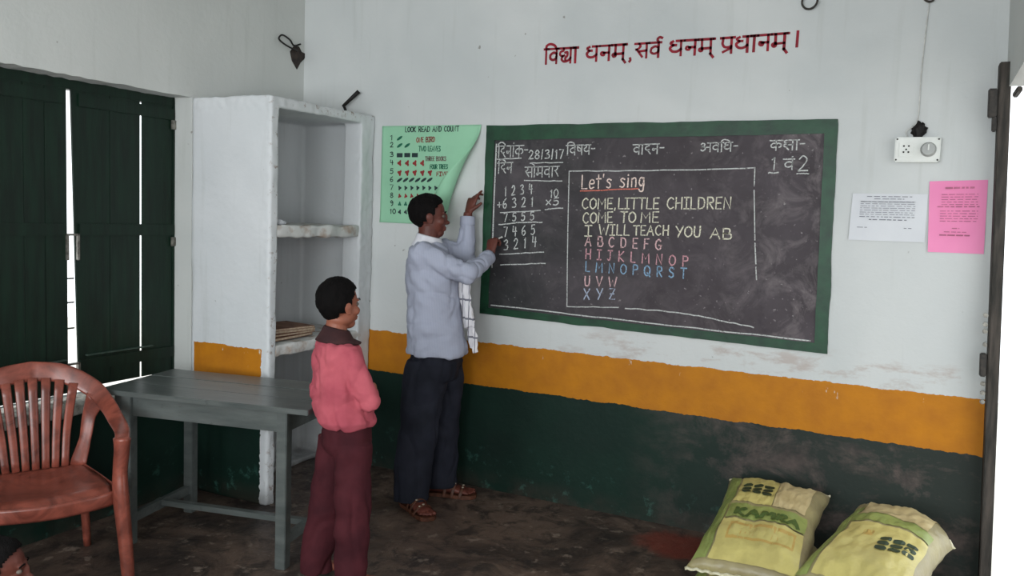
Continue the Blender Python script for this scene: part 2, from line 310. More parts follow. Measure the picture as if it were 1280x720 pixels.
A_ = {
 'A': (.7, ln((0, 0), (.33, 1), (.66, 0)), ln((.12, .38), (.54, .38))), 'B': (.6, ln((.05, 0), (.05, 1)), sm((.05, 1), (.45, .95), (.45, .58), (.06, .53)), sm((.06, .53), (.55, .48), (.55, .06), (.05, 0))),
 'C': (.62, sm((.55, .85), (.35, 1), (.08, .75), (.05, .3), (.3, 0), (.56, .14))), 'D': (.64, ln((.05, 0), (.05, 1)), sm((.05, 1), (.45, .9), (.58, .5), (.45, .1), (.05, 0))),
 'E': (.55, ln((.5, 1), (.05, 1), (.05, 0), (.5, 0)), ln((.05, .5), (.42, .5))), 'F': (.52, ln((.5, 1), (.05, 1), (.05, 0)), ln((.05, .52), (.42, .52))),
 'G': (.66, sm((.55, .85), (.35, 1), (.08, .75), (.05, .3), (.3, 0), (.58, .12), (.6, .42)), ln((.36, .42), (.66, .42))), 'H': (.6, ln((.05, 0), (.05, 1)), ln((.55, 0), (.55, 1)), ln((.05, .5), (.55, .5))),
 'I': (.44, ln((.22, 0), (.22, 1)), ln((.02, 1), (.42, 1)), ln((.02, 0), (.42, 0))), 'J': (.5, ln((.05, 1), (.5, 1)), sm((.3, 1), (.3, .3), (.2, 0), (.02, .12))),
 'K': (.6, ln((.05, 0), (.05, 1)), ln((.52, 1), (.07, .45), (.56, 0))), 'L': (.5, ln((.05, 1), (.05, 0), (.48, 0))), 'M': (.8, ln((.04, 0), (.08, 1), (.4, .4), (.7, 1), (.75, 0))),
 'N': (.64, ln((.05, 0), (.05, 1), (.57, 0), (.57, 1))), 'O': (.66, sm((.32, 1), (.06, .75), (.06, .25), (.32, 0), (.6, .25), (.6, .75), (.32, 1))), 'P': (.56, ln((.05, 0), (.05, 1)), sm((.05, 1), (.45, .96), (.5, .6), (.06, .48))),
 'Q': (.68, sm((.32, 1), (.06, .75), (.06, .25), (.32, 0), (.6, .25), (.6, .75), (.32, 1)), ln((.36, .3), (.66, -.08))), 'R': (.6, ln((.05, 0), (.05, 1)), sm((.05, 1), (.45, .96), (.5, .6), (.06, .5)), ln((.2, .5), (.55, 0))),
 'S': (.56, sm((.5, .86), (.3, 1), (.08, .85), (.12, .6), (.42, .42), (.48, .16), (.26, 0), (.04, .12))), 'T': (.6, ln((0, 1), (.6, 1)), ln((.3, 1), (.3, 0))),
 'U': (.6, sm((.05, 1), (.05, .35), (.15, .03), (.42, .03), (.53, .35), (.53, 1))), 'V': (.62, ln((0, 1), (.3, 0), (.6, 1))), 'W': (.85, ln((0, 1), (.2, 0), (.42, .7), (.63, 0), (.83, 1))),
 'X': (.6, ln((0, 0), (.58, 1)), ln((0, 1), (.58, 0))), 'Y': (.6, ln((0, 1), (.3, .5)), ln((.6, 1), (.18, 0))), 'Z': (.58, ln((.02, 1), (.55, 1), (.02, 0), (.56, 0)), ln((.1, .5), (.45, .5))),
 'e': (.46, sm((.04, .34), (.4, .36), (.36, .6), (.14, .6), (.04, .3), (.16, 0), (.42, .08))), 't': (.4, ln((.2, .95), (.2, .0)), ln((.02, .68), (.4, .68))), "'": (.18, ln((.08, 1), (.06, .8))),
 's': (.42, sm((.38, .55), (.2, .64), (.07, .5), (.3, .3), (.36, .12), (.2, 0), (.04, .06))), 'i': (.2, ln((.1, .62), (.1, 0)), ln((.1, .84), (.1, .88))), 'n': (.46, ln((.06, .62), (.06, 0)), sm((.06, .45), (.2, .62), (.38, .55), (.4, 0))),
 'g': (.5, sm((.42, .5), (.22, .64), (.06, .35), (.2, .04), (.42, .25)), sm((.42, .62), (.44, .1), (.38, -.3), (.18, -.34), (.08, -.2))), 'x': (.5, ln((.02, .1), (.42, .75)), ln((.02, .75), (.42, .1))),
 '0': (.55, sm((.28, 1), (.05, .7), (.05, .3), (.28, 0), (.5, .3), (.5, .7), (.28, 1))), '1': (.3, ln((.05, .78), (.17, 1), (.17, 0))), '2': (.55, sm((.06, .78), (.25, 1), (.46, .8), (.35, .45), (.05, .02)), ln((.05, .02), (.52, .04))),
 '3': (.52, sm((.05, .88), (.3, 1), (.44, .78), (.2, .54)), sm((.2, .54), (.48, .4), (.42, .08), (.04, .06))), '4': (.56, ln((.1, 1), (.06, .45), (.52, .48)), ln((.4, .9), (.4, 0))), '5': (.54, ln((.48, 1), (.1, 1), (.08, .58)), sm((.08, .58), (.4, .6), (.48, .25), (.28, 0), (.04, .08))),
 '6': (.54, sm((.42, 1), (.12, .7), (.05, .25), (.25, 0), (.47, .2), (.36, .48), (.08, .35))), '7': (.52, ln((.04, 1), (.48, 1), (.2, 0))), '8': (.54, sm((.27, .52), (.08, .72), (.27, 1), (.46, .74), (.27, .52), (.05, .25), (.27, 0), (.5, .25), (.27, .52))),
 '9': (.52, sm((.44, .75), (.25, 1), (.06, .75), (.24, .52), (.45, .72), (.4, .2), (.2, 0))), '+': (.6, ln((.05, .4), (.5, .4)), ln((.28, .15), (.28, .65))), '/': (.3, ln((.1, -.05), (.18, 1.05))), '-': (.4, ln((.02, .5), (.36, .5))), ',': (.24, ln((.1, .05), (.06, -.14))), '.': (.2, ln((.1, .0), (.1, .05))), ' ': (.42,)}
# brush / chalk devanagari: (width, header from, header to, strokes)
H0 = None
RA = [sm((.25, 1), (.32, .82), (.2, .64), (.08, .6)), ln((.12, .6), (.42, .08))]
PA = [ln((.52, 1), (.52, 0)), sm((.12, 1), (.11, .62), (.2, .42), (.38, .38), (.52, .45))]
D_ = {
 'va': (.68, 0, 1, [ln((.54, 1), (.54, 0)), sm((.54, .66), (.34, .74), (.13, .58), (.14, .34), (.32, .24), (.5, .34), (.54, .5))]),
 'da': (.62, 0, 1, [sm((.38, 1), (.37, .8), (.18, .74), (.1, .55), (.24, .4), (.42, .44)), sm((.3, .42), (.4, .2), (.54, .02))]),
 'dha': (.76, .5, 1, [ln((.6, 1), (.6, 0)), sm((.22, .98), (.1, .88), (.2, .74), (.36, .72)), sm((.22, .72), (.08, .52), (.2, .3), (.42, .28), (.6, .44))]),
 'na': (.62, 0, 1, [ln((.48, 1), (.48, 0)), ln((.48, .52), (.2, .52)), sm((.26, .52), (.1, .56), (.09, .4), (.22, .36), (.26, .52))]),
 'ma': (.7, 0, 1, [ln((.58, 1), (.58, 0)), ln((.18, 1), (.18, .4)), sm((.18, .42), (.06, .36), (.1, .22), (.2, .26), (.2, .4)), ln((.2, .38), (.58, .4))]),
 'sa': (.8, 0, 1, [ln((.68, 1), (.68, 0)), RA[0], RA[1], ln((.26, .46), (.68, .5))]), 'ra': (.48, 0, 1, RA), 'pa': (.66, 0, 1, PA), 'pra': (.66, 0, 1, PA+[ln((.5, .32), (.14, .08))]),
 'ka': (.92, 0, 1, [ln((.45, 1), (.45, 0)), sm((.45, .64), (.28, .72), (.1, .56), (.12, .36), (.27, .28), (.42, .4), (.46, .54)), sm((.45, .62), (.64, .72), (.82, .56), (.78, .36), (.68, .3))]),
 'ssa': (.66, 0, 1, PA+[ln((.16, .84), (.5, .52))]), 'ya': (.7, .4, 1, [ln((.56, 1), (.56, 0)), sm((.1, .96), (.26, .95), (.28, .76), (.12, .62), (.12, .44), (.28, .32), (.56, .42))]),
 'a': (1.0, .62, 1, [ln((.86, 1), (.86, 0)), sm((.1, .86), (.25, .98), (.4, .85), (.34, .66), (.16, .6)), sm((.2, .6), (.42, .5), (.42, .26), (.24, .12), (.08, .22)), ln((.4, .5), (.86, .52))]),
 'ksha': (.86, .5, 1, [ln((.7, 1), (.7, 0)), sm((.3, 1), (.12, .92), (.16, .74), (.4, .68)), sm((.4, .68), (.14, .58), (.12, .38), (.32, .32), (.46, .44), (.3, .26), (.44, .04)), ln((.44, .5), (.7, .54))]),
 'dya': (1.0, 0, 1, [sm((.34, 1), (.33, .84), (.14, .76), (.1, .58), (.24, .46), (.4, .52)), sm((.3, .48), (.22, .28), (.36, .1), (.62, .14), (.82, .34)), ln((.82, 1), (.82, 0)), sm((.44, .7), (.6, .72), (.6, .5), (.48, .36), (.46, .2))]),
 'aa': (.3, 0, 1, [ln((.14, 1), (.14, 0))]), 'o': (.3, 0, 1, [ln((.14, 1), (.14, 0)), sm((.14, 1), (.06, 1.2), (-.14, 1.32))]),
 'i': (.3, 0, 1, [ln((.14, 1), (.14, 0)), sm((.14, 1), (.14, 1.22), (.4, 1.34), (.7, 1.22), (.84, 1.0))]),
 'dot': (0, 0, 0, [ln((-.16, 1.2), (-.13, 1.24))]), 'hal': (.06, 0, 1, [ln((-.13, .02), (.0, -.22))]), 'reph': (0, 0, 0, [sm((-.14, 1), (-.22, 1.22), (-.1, 1.36), (.04, 1.3))]),
 '-': (.42, 0, 0, [ln((.08, .6), (.4, .6))]), ',': (.3, 0, 0, [sm((.12, .06), (.16, -.04), (.08, -.16))]), 'danda': (.2, 0, 0, [ln((.1, 1.02), (.1, .05))])}
def layout(kind, s):
    x = 0; out = []
    if kind == 'latin':
        for ch in s:
            g = A_[ch]
            for st in g[1:]: out.append((st[0], [(x+a, b) for a, b in st[1]]))
            x += g[0]+.14
        return x-.14, out
    for tk in s.split():
        g = D_[tk]
        if g[2] > g[1]: out.append(('l', [(x+g[0]*g[1], 1), (x+g[0]*g[2], 1)]))
        for st in g[3]: out.append((st[0], [(x+a, b) for a, b in st[1]]))
        x += g[0]
    return x, out
def write(name, spec, wd, Y, parent, label=None):
    kind, s, col, *g = spec; bm = bmesh.new()
    if kind == 'line':
        pts = cr([(a, b, 0) for a, b in g[0]], 10); pts = [(p.x, p.y+random.uniform(-.002, .002)) for p in pts]
        flat_strokes(bm, [pts], wd, lambda p: (p.x, Y, p.y))
    else:
        (x0, z0), (x1, z1), h = g; W, st = layout(kind, s)
        X = lambda a, b: (x0+(x1-x0)*a/W+random.uniform(-.001, .001)*h*15, z0+(z1-z0)*a/W+b*h)
        ss = []
        for typ, pts in st:
            if typ == 's': pts = [(p.x, p.y) for p in cr([(a, b, 0) for a, b in pts], 5)]
            ss.append([X(a, b) for a, b in pts])
        flat_strokes(bm, ss, wd, lambda p: (p.x, Y, p.y))
    o = obj(name, bm, M[col], parent, label)
    if kind != 'line' and Y < -.003: o['kind'] = 'stuff'   # letters a few pixels each
    return o
BOARD_TEXT=[('deva', 'i da na aa dot ka -', 'chalk_white', (1.41, 1.926), (1.6, 1.931), 0.063),
 ('line', None, 'chalk_white', [(1.41, 1.917), (1.561, 1.922)]),
 ('latin', '28/3/17', 'chalk_white', (1.606, 1.918), (1.818, 1.923), 0.048),
 ('line', None, 'chalk_white', [(1.617, 1.896), (1.814, 1.901)]),
 ('deva', 'i da na', 'chalk_white', (1.414, 1.836), (1.51, 1.841), 0.058),
 ('deva', 'sa o ma va aa ra', 'chalk_white', (1.586, 1.816), (1.794, 1.823), 0.057),
 ('line', None, 'chalk_white', [(1.586, 1.798), (1.814, 1.801)]),
 ('deva', 'i va ssa ya -', 'chalk_white', (1.831, 1.94), (1.998, 1.945), 0.052),
 ('deva', 'va aa da na -', 'chalk_white', (2.208, 1.945), (2.376, 1.95), 0.05),
 ('deva', 'a va i dha -', 'chalk_white', (2.562, 1.958), (2.749, 1.962), 0.044),
 ('deva', 'ka ksha aa -', 'chalk_white', (2.903, 1.966), (3.066, 1.97), 0.047),
 ('latin', '1', 'chalk_white', (2.913, 1.87), (2.943, 1.87), 0.065),
 ('deva', 'va dot', 'chalk_white', (2.972, 1.874), (3.024, 1.875), 0.05),
 ('latin', '2', 'chalk_white', (3.04, 1.867), (3.087, 1.868), 0.073),
 ('line', None, 'chalk_white', [(2.906, 1.858), (2.951, 1.858)]),
 ('line', None, 'chalk_white', [(3.037, 1.856), (3.092, 1.856)]),
 ('latin', '1 2 3 4', 'chalk_white', (1.465, 1.71), (1.639, 1.728), 0.054),
 ('latin', '+6 3 2 1', 'chalk_white', (1.422, 1.637), (1.647, 1.657), 0.054),
 ('line', None, 'chalk_white', [(1.443, 1.615), (1.692, 1.636)]),
 ('latin', '7 5 5 5', 'chalk_white', (1.466, 1.566), (1.655, 1.582), 0.045),
 ('line', None, 'chalk_white', [(1.436, 1.546), (1.577, 1.565), (1.705, 1.57)]),
 ('latin', '7 4 6 5', 'chalk_white', (1.469, 1.48), (1.664, 1.502), 0.054),
 ('latin', '3 2 1 4', 'chalk_white', (1.473, 1.402), (1.677, 1.435), 0.059),
 ('line', None, 'chalk_white', [(1.448, 1.378), (1.722, 1.407)]),
 ('line', None, 'chalk_white', [(1.456, 1.319), (1.735, 1.345)]),
 ('latin', '10', 'chalk_white', (1.747, 1.708), (1.795, 1.714), 0.044),
 ('latin', 'x5', 'chalk_white', (1.725, 1.664), (1.801, 1.67), 0.039),
 ('line', None, 'chalk_white', [(1.721, 1.642), (1.826, 1.654)]),
 ('line', None, 'chalk_white', [(1.854, 1.854), (2.38, 1.864), (2.839, 1.881)]),
 ('line', None, 'chalk_white', [(1.854, 1.854), (1.863, 1.48), (1.876, 1.115)]),
 ('line', None, 'chalk_white', [(1.876, 1.115), (2.175, 1.135)]),
 ('line', None, 'chalk_white', [(2.211, 1.134), (2.506, 1.134), (2.729, 1.112), (2.881, 1.094)]),
 ('line', None, 'chalk_white', [(2.839, 1.881), (2.841, 1.795)]),
 ('line', None, 'chalk_white', [(2.842, 1.771), (2.861, 1.527)]),
 ('line', None, 'chalk_white', [(2.862, 1.512), (2.873, 1.409)]),
 ('line', None, 'chalk_white', [(2.874, 1.393), (2.881, 1.33)]),
 ('latin', "Let's sing", 'chalk_orange', (1.929, 1.76), (2.282, 1.78), 0.073),
 ('line', None, 'chalk_red', [(1.925, 1.747), (2.248, 1.767)]),
 ('latin', 'COME,LITTLE', 'chalk_yellow', (1.939, 1.653), (2.366, 1.666), 0.056),
 ('latin', 'CHILDREN', 'chalk_yellow', (2.408, 1.667), (2.735, 1.677), 0.058),
 ('latin', 'COME', 'chalk_yellow', (1.947, 1.575), (2.116, 1.586), 0.056),
 ('latin', 'TO', 'chalk_yellow', (2.161, 1.588), (2.244, 1.591), 0.055),
 ('latin', 'ME', 'chalk_yellow', (2.271, 1.592), (2.37, 1.596), 0.054),
 ('latin', 'I', 'chalk_yellow', (1.96, 1.506), (2.002, 1.508), 0.057),
 ('latin', 'WILL', 'chalk_yellow', (2.043, 1.514), (2.213, 1.522), 0.056),
 ('latin', 'TEACH', 'chalk_yellow', (2.235, 1.523), (2.424, 1.532), 0.05),
 ('latin', 'YOU', 'chalk_yellow', (2.463, 1.525), (2.591, 1.531), 0.053),
 ('latin', 'AB', 'chalk_yellow', (2.64, 1.525), (2.744, 1.526), 0.052),
 ('latin', 'A B C D E F G', 'chalk_pink', (1.967, 1.455), (2.39, 1.455), 0.052),
 ('latin', 'H I J K L M N O P', 'chalk_rose', (1.971, 1.385), (2.534, 1.376), 0.052),
 ('latin', 'L M N O P Q R S T', 'chalk_blue', (1.974, 1.316), (2.529, 1.314), 0.052),
 ('latin', 'U V W', 'chalk_pink', (1.973, 1.237), (2.156, 1.242), 0.052),
 ('latin', 'X Y Z', 'chalk_paleblue', (1.972, 1.162), (2.151, 1.177), 0.057)]
SLOGAN=[('deva', 'i va dya aa', 'slogan_red', (1.675, 2.435), (1.873, 2.435), 0.078),
 ('deva', 'dha na ma hal', 'slogan_red', (1.914, 2.437), (2.147, 2.439), 0.076),
 ('deva', ',', 'slogan_red', (2.16, 2.438), (2.177, 2.437), 0.074),
 ('deva', 'sa va reph', 'slogan_red', (2.19, 2.441), (2.331, 2.442), 0.073),
 ('deva', 'dha na ma hal', 'slogan_red', (2.369, 2.444), (2.605, 2.444), 0.073),
 ('deva', 'pra dha aa na ma hal', 'slogan_red', (2.633, 2.443), (2.958, 2.449), 0.074),
 ('deva', 'danda', 'slogan_red', (2.99, 2.455), (3.005, 2.454), 0.072)]
POSTER_TEXT=[('latin', 'LOOK READ AND COUNT', 'ink_dark', (0.783, 2.075), (1.153, 2.076), 0.029),
 ('latin', '1', 'ink_dark', (0.675, 2.028), (0.698, 2.028), 0.029),
 ('latin', '2', 'ink_dark', (0.677, 1.985), (0.7, 1.985), 0.029),
 ('latin', '3', 'ink_dark', (0.678, 1.928), (0.702, 1.928), 0.028),
 ('latin', '4', 'ink_dark', (0.68, 1.88), (0.703, 1.88), 0.028),
 ('latin', '5', 'ink_dark', (0.681, 1.827), (0.705, 1.827), 0.029),
 ('latin', '6', 'ink_dark', (0.683, 1.778), (0.706, 1.779), 0.029),
 ('latin', '7', 'ink_dark', (0.684, 1.73), (0.708, 1.731), 0.029),
 ('latin', '8', 'ink_dark', (0.686, 1.682), (0.709, 1.682), 0.029),
 ('latin', '9', 'ink_dark', (0.688, 1.633), (0.711, 1.634), 0.03),
 ('latin', '10', 'ink_dark', (0.689, 1.585), (0.73, 1.586), 0.029),
 ('latin', 'ONE BIRD', 'ink_red', (0.865, 2.013), (0.993, 2.017), 0.028),
 ('latin', 'TWO LEAVES', 'ink_green', (0.883, 1.961), (1.033, 1.961), 0.029),
 ('latin', 'THREE BOOKS', 'ink_grey', (0.93, 1.905), (1.073, 1.906), 0.024),
 ('latin', 'FOUR TREES', 'ink_green', (0.965, 1.858), (1.086, 1.86), 0.024),
 ('latin', 'FIVE', 'ink_red', (1.011, 1.817), (1.087, 1.818), 0.023)]
ICONS=[(0, 0.744, 2.038), (1, 0.746, 1.995), (1, 0.8, 1.995), (2, 0.748, 1.937), (2, 0.802, 1.938), (2, 0.856, 1.938), (3, 0.749, 1.89), (3, 0.804, 1.89), (3, 0.858, 1.89), (3, 0.911, 1.891), (4, 0.751, 1.832), (4, 0.805, 1.833), (4, 0.859, 1.834), (4, 0.913, 1.834), (4, 0.966, 1.835), (5, 0.752, 1.789), (5, 0.795, 1.79), (5, 0.838, 1.791), (5, 0.881, 1.791), (5, 0.923, 1.792), (5, 0.965, 1.793), (6, 0.754, 1.741), (6, 0.797, 1.742), (6, 0.84, 1.743), (6, 0.882, 1.744), (6, 0.924, 1.745), (6, 0.966, 1.745), (6, 1.008, 1.746), (7, 0.755, 1.693), (7, 0.799, 1.694), (7, 0.841, 1.695), (7, 0.884, 1.696), (7, 0.926, 1.697), (7, 0.968, 1.698), (7, 1.009, 1.699), (8, 0.757, 1.645), (8, 0.8, 1.646), (8, 0.843, 1.648), (8, 0.885, 1.649), (8, 0.928, 1.65), (8, 0.97, 1.651), (8, 1.011, 1.652), (9, 0.759, 1.597), (9, 0.802, 1.598), (9, 0.845, 1.6), (9, 0.887, 1.601), (9, 0.929, 1.603), (9, 0.971, 1.604), (9, 1.013, 1.605)]
# ================================================================ THE SETTING
H = 3.15
RX = 3.975
def shell(name, boxes, mat, grid=0):
    bm = bmesh.new()
    for b in boxes: bx(bm, *b)
    return struct(obj(name, bm, mat))
shell('floor', [(-.3, 4.0, -6.4, .0, -.15, 0)], M['floor'])
shell('ground', [(-8, -.3, -12, 6, -.35, -.2), (4.0, 14, -12, 6, -.35, -.2)], M['ground'])
shell('ceiling', [(-.3, 4.25, -6.4, .25, H, H+.15)], M['ceiling'])
wb = shell('wall_back', [(-.3, 3.98, 0, .25, -.15, H)], M['wall'])
for v in wb.data.vertices:
    if v.co.x > 3: v.co.x -= .042*v.co.z
WY0, WY1, WZ0, WZ1 = -2.32, -.9, .6, 2.172
def rough_edges(bm, amt):
    for v in bm.verts:
        v.co += Vector((0, noise.noise(v.co*6)*amt, noise.noise(v.co*6+Vector((5, 5, 5)))*amt))
def left_wall():
    # one slab with the window opening, its lintel and sill edges chipped
    bm = bmesh.new(); ys = [-6.4, -5, -4, -3]+[WY0+(WY1-WY0)*i/36 for i in range(37)]+[-.6, -.3, 0]; zs = [-.15, .3]+[WZ0, 1.1, 1.6, WZ1, 2.6, H]
    def pt(x, i, j):
        y, z = ys[i], zs[j]
        if 4 <= i <= 40 and j in (2, 5): z += .010*noise.noise(Vector((y*14, j*9, 0)))+.006*noise.noise(Vector((y*45, j, x)))
        return (x, y, z)
    for x in (0, -.28):
        V = [[bm.verts.new(pt(x, i, j)) for j in range(len(zs))] for i in range(len(ys))]
        for i in range(len(ys)-1):
            for j in range(len(zs)-1):
                if not (4 <= i < 40 and 2 <= j < 5): bm.faces.new((V[i][j], V[i+1][j], V[i+1][j+1], V[i][j+1]))
        if x == 0: V0 = V
    for j in (2, 5):
        for i in range(4, 40): bm.faces.new((V0[i][j], V0[i+1][j], V[i+1][j], V[i][j]))
    for i in (4, 40):
        for j in range(2, 5): bm.faces.new((V0[i][j], V0[i][j+1], V[i][j+1], V[i][j]))
    for j in range(len(zs)-1):
        for i in (0, len(ys)-1): bm.faces.new((V0[i][j], V0[i][j+1], V[i][j+1], V[i][j]))
    for i in range(len(ys)-1):
        for j in (0, len(zs)-1): bm.faces.new((V0[i][j], V0[i+1][j], V[i+1][j], V[i][j]))
    return struct(obj('wall_left', bm, M['wall_plain']))
wl = left_wall()
# right wall with its doorway straight beside the corner
wr_ = shell('wall_right', [(RX, RX+.28, -6.4, -5.65, -.15, H), (RX, RX+.28, -5.65, -4.35, -.15, .95), (RX, RX+.28, -5.65, -4.35, 2.25, H), (RX, RX+.28, -4.35, -1.7, -.15, H), (RX, RX+.28, -1.7, -.14, 2.22, H), (RX, RX+.28, -.14, 0, 2.33, H)], M['wall_plain'])  # opening at the camera end is added for the side fill lamp
for v in wr_.data.vertices: v.co.x -= .042*v.co.z   # the old wall and its door post lean inwards
# wall behind the camera with two window openings
shell('wall_front', [(-.3, .45, -6.4, -6.15, -.15, H), (1.95, 2.45, -6.4, -6.15, -.15, H), (3.75, 4.25, -6.4, -6.15, -.15, H), (.45, 1.95, -6.4, -6.15, -.15, .9), (2.45, 3.75, -6.4, -6.15, -.15, .9), (.45, 1.95, -6.4, -6.15, 2.4, H), (2.45, 3.75, -6.4, -6.15, 2.4, H)], M['wall_plain'])
# rubble sill under the shutter
bm = bmesh.new(); bx(bm, -.2, .012, -2.3, -1.0, .555, .612)
sill = fuse('trim_1', bm, .012, 2, M['towel_plain'], None, lambda c: .010*noise.noise(c*30)); sill['kind'] = 'structure'
sill.data.materials.clear(); sill.data.materials.append(plain('crumbled_white_plaster', (190, 188, 180), (120, 116, 108), 22, .9, .1, .6))
# ---- shuttered window
win = bpy.data.objects.new('window_1', None); COL.objects.link(win); struct(win); win.location = (-.14, -1.5, .62)
def shutter_part(name, y0, y1, z0, z1, x0=-.012, x1=.012, mat='shutter', skew=0, parent=win):
    bm = bmesh.new(); bx(bm, x0, x1, y0+1.5, y1+1.5, z0-.62, z1-.62, .002)
    if skew:
        for v in bm.verts: v.co.y += skew*(v.co.z-(z0-.62))/(z1-z0)
    return obj(name, bm, M[mat], parent)
# right leaf: gap to the left leaf widens downwards
for a, b, s in [(-1.309, -1.1245, 0), (-1.111, -.905, 0)]: shutter_part('shutter_plank', a, b, .655, 2.17, -.004, .006)
bm = bmesh.new(); rings(bm, [[Vector((x, y+1.5, z-.62)) for y, z in ((-1.487, .655), (-1.31, .655), (-1.31, 2.17), (-1.522, 2.17))] for x in (-.004, .006)]); obj('shutter_plank', bm, M['shutter'], win)
for a, b in [(-2.3, -2.03), (-2.029, -1.765), (-1.7635, -1.66), (-1.659, -1.545)]: shutter_part('shutter_plank', a, b, .64, 2.17, -.004, .006)
for z in (2.05, 1.42, .74):
    shutter_part('shutter_rail', -1.487, -.905, z, z+.06, .0065, .016); shutter_part('shutter_rail', -2.3, -1.56, z, z+.06, .0065, .016)
for z in (.82,): shutter_part('rail_pale_edge', -1.46, -1.06, z-.002, z+.004, .013, .037, 'shutter_edge'); shutter_part('rail_pale_edge', -2.2, -1.57, z-.012, z-.006, .013, .037, 'shutter_edge')  # paler green strips just above the lower rails
shutter_part('window_frame', -2.32, -.9, 2.125, 2.18, -.05, .01); shutter_part('window_frame', -.915, -.9, .62, 2.17, -.05, .012)
shutter_part('meeting_strip', -1.527, -1.513, .7, 2.13, -.055, -.045, 'metal')
for z in (.95, 1.08, 1.2): shutter_part('meeting_bar', -1.56, -1.47, z, z+.008, -.052, -.046, 'metal')
for z in (1.3, .66): shutter_part('hasp', -1.555, -1.545, z, z+.13, .0, .022, 'metal'); shutter_part('hasp', -1.50, -1.488, z, z+.13, .0, .022, 'metal'); shutter_part('hasp', -1.55, -1.49, z+.12, z+.13, .0, .022, 'metal')
for z in (1.36, 2.0): shutter_part('hinge', -.93, -.9, z, z+.05, .012, .022, 'metal')
# ---- doorway post at the right
door = bpy.data.objects.new('door_1', None); COL.objects.link(door); struct(door); door.location = (3.955, -.05, 0)
def tilt_box(name, x0, x1, y0, y1, z0, z1, mat, lean=0, parent=door):
    bm = bmesh.new(); bx(bm, x0, x1, y0, y1, z0, z1, .004)
    for v in bm.verts: v.co.x += lean*v.co.z
    return obj(name, bm, M[mat], parent)
tilt_box('door_post', -.015, .03, -.05, .045, 0, 2.33, 'darkwood', -.042)
tilt_box('lintel_bar', .02, .04, -.42, -.25, 2.15, 2.17, 'darkwood', -.042)
tilt_box('bolt_bracket', -.052, -.018, -.05, .0, 2.10, 2.22, 'darkmetal', -.042); tilt_box('bolt_bracket', -.035, -.018, -.045, .0, 2.04, 2.10, 'darkmetal', -.042)
tilt_box('latch', -.045, -.02, -.05, -.0, .98, 1.08, 'darkmetal', -.042); tilt_box('latch', -.035, -.02, -.045, -.01, 1.11, 1.13, 'metal', -.042)
for z in (.86, .9, .94, 1.17, 1.2, 1.24): tilt_box('latch_ring', -.04, -.02, -.05, -.03, z, z+.018, 'metal', -.042)
# ================================================================ BUILT-IN SHELF (masonry)
XS, YS, ZT = .56, .9, 2.172
shelf = thing('masonry_shelf', 'whitewashed masonry corner shelf built against the wall, yellow patch on its side', 'shelf', (0, 0, 0))
bm = bmesh.new()
bx(bm, 0, XS, -YS, -.84, 0, ZT); bx(bm, .43, XS, -.13, 0, 0, ZT); bx(bm, 0, XS, -YS, 0, 2.115, ZT)
bx(bm, 0, .44, -.03, 0, 0, ZT); bx(bm, 0, .03, -YS, 0, 0, ZT); bx(bm, .0, .2, -YS, 0, 0, .03)
chip = lambda c: .007*noise.noise(c*5)+.004*noise.noise(c*28)*(1 if abs(c.x-XS) < .03 or c.z > 2.1 else .15)
fuse('carcass', bm, .0085, 1, M['niche'], shelf, chip)
sl = plain('chipped_white_slab', (204, 204, 202), (168, 152, 140), 12, .8, .1, .5, lo=.5, hi=.66)
for z0, z1 in ((1.437, 1.503), (.80, .862)):
    bm = bmesh.new(); bx(bm, .02, XS-.004, -.85, -.02, z0, z1); fuse('slab', bm, .01, 2, sl, shelf, lambda c: .012*noise.noise(c*11)*(1 if c.x > .5 else .2)+.003*noise.noise(c*40))
# dusty bits and books
def book(loc, rz, sx, sy, h, label, grp=None):
    t = thing('exercise_book', label, 'book', loc, rz, grp); bm = bmesh.new(); bx(bm, -sx/2, sx/2, -sy/2, sy/2, .002, h-.002); obj('pages', bm, M['page'], t)
    bm = bmesh.new(); bx(bm, -sx/2-.003, sx/2+.003, -sy/2-.003, sy/2, 0, .002); bx(bm, -sx/2-.003, sx/2+.003, -sy/2-.003, sy/2, h-.002, h); bx(bm, -sx/2-.004, sx/2+.003, -sy/2-.004, -sy/2-.002, 0, h); obj('cover', bm, M['book'], t)
z = .87
labs = ['old brown exercise book at the bottom of the pile on the middle slab', 'old brown exercise book second from the bottom of the pile on the slab', 'old brown exercise book second from the top of the pile on the slab', 'old brown exercise book lying on top of the pile in the masonry shelf']
for i, h in enumerate((.016, .013, .018, .012)):
    book((.37+random.uniform(-.02, .02), -.60+random.uniform(-.03, .03), z), random.uniform(-.2, .2), .24, .34, h, labs[i], 'old books on the masonry shelf'); z += h+.001
for i, (x, y, s_, lb) in enumerate([(.5, -.76, .022, 'small white plaster crumb at the left end of the upper slab'), (.47, -.70, .016, 'smaller white plaster crumb beside the larger one on the upper slab')]):
    bm = bmesh.new(); bmesh.ops.create_icosphere(bm, subdivisions=2, radius=s_)
    for v in bm.verts: v.co *= 1+.4*noise.noise(v.co*60); v.co.z *= .7
    o = obj('plaster_crumb', bm, M['towel_plain'], None); o.location = (x, y, 1.507+s_*.5); tag(o, lb, 'rubble', 'crumbs on the upper slab')
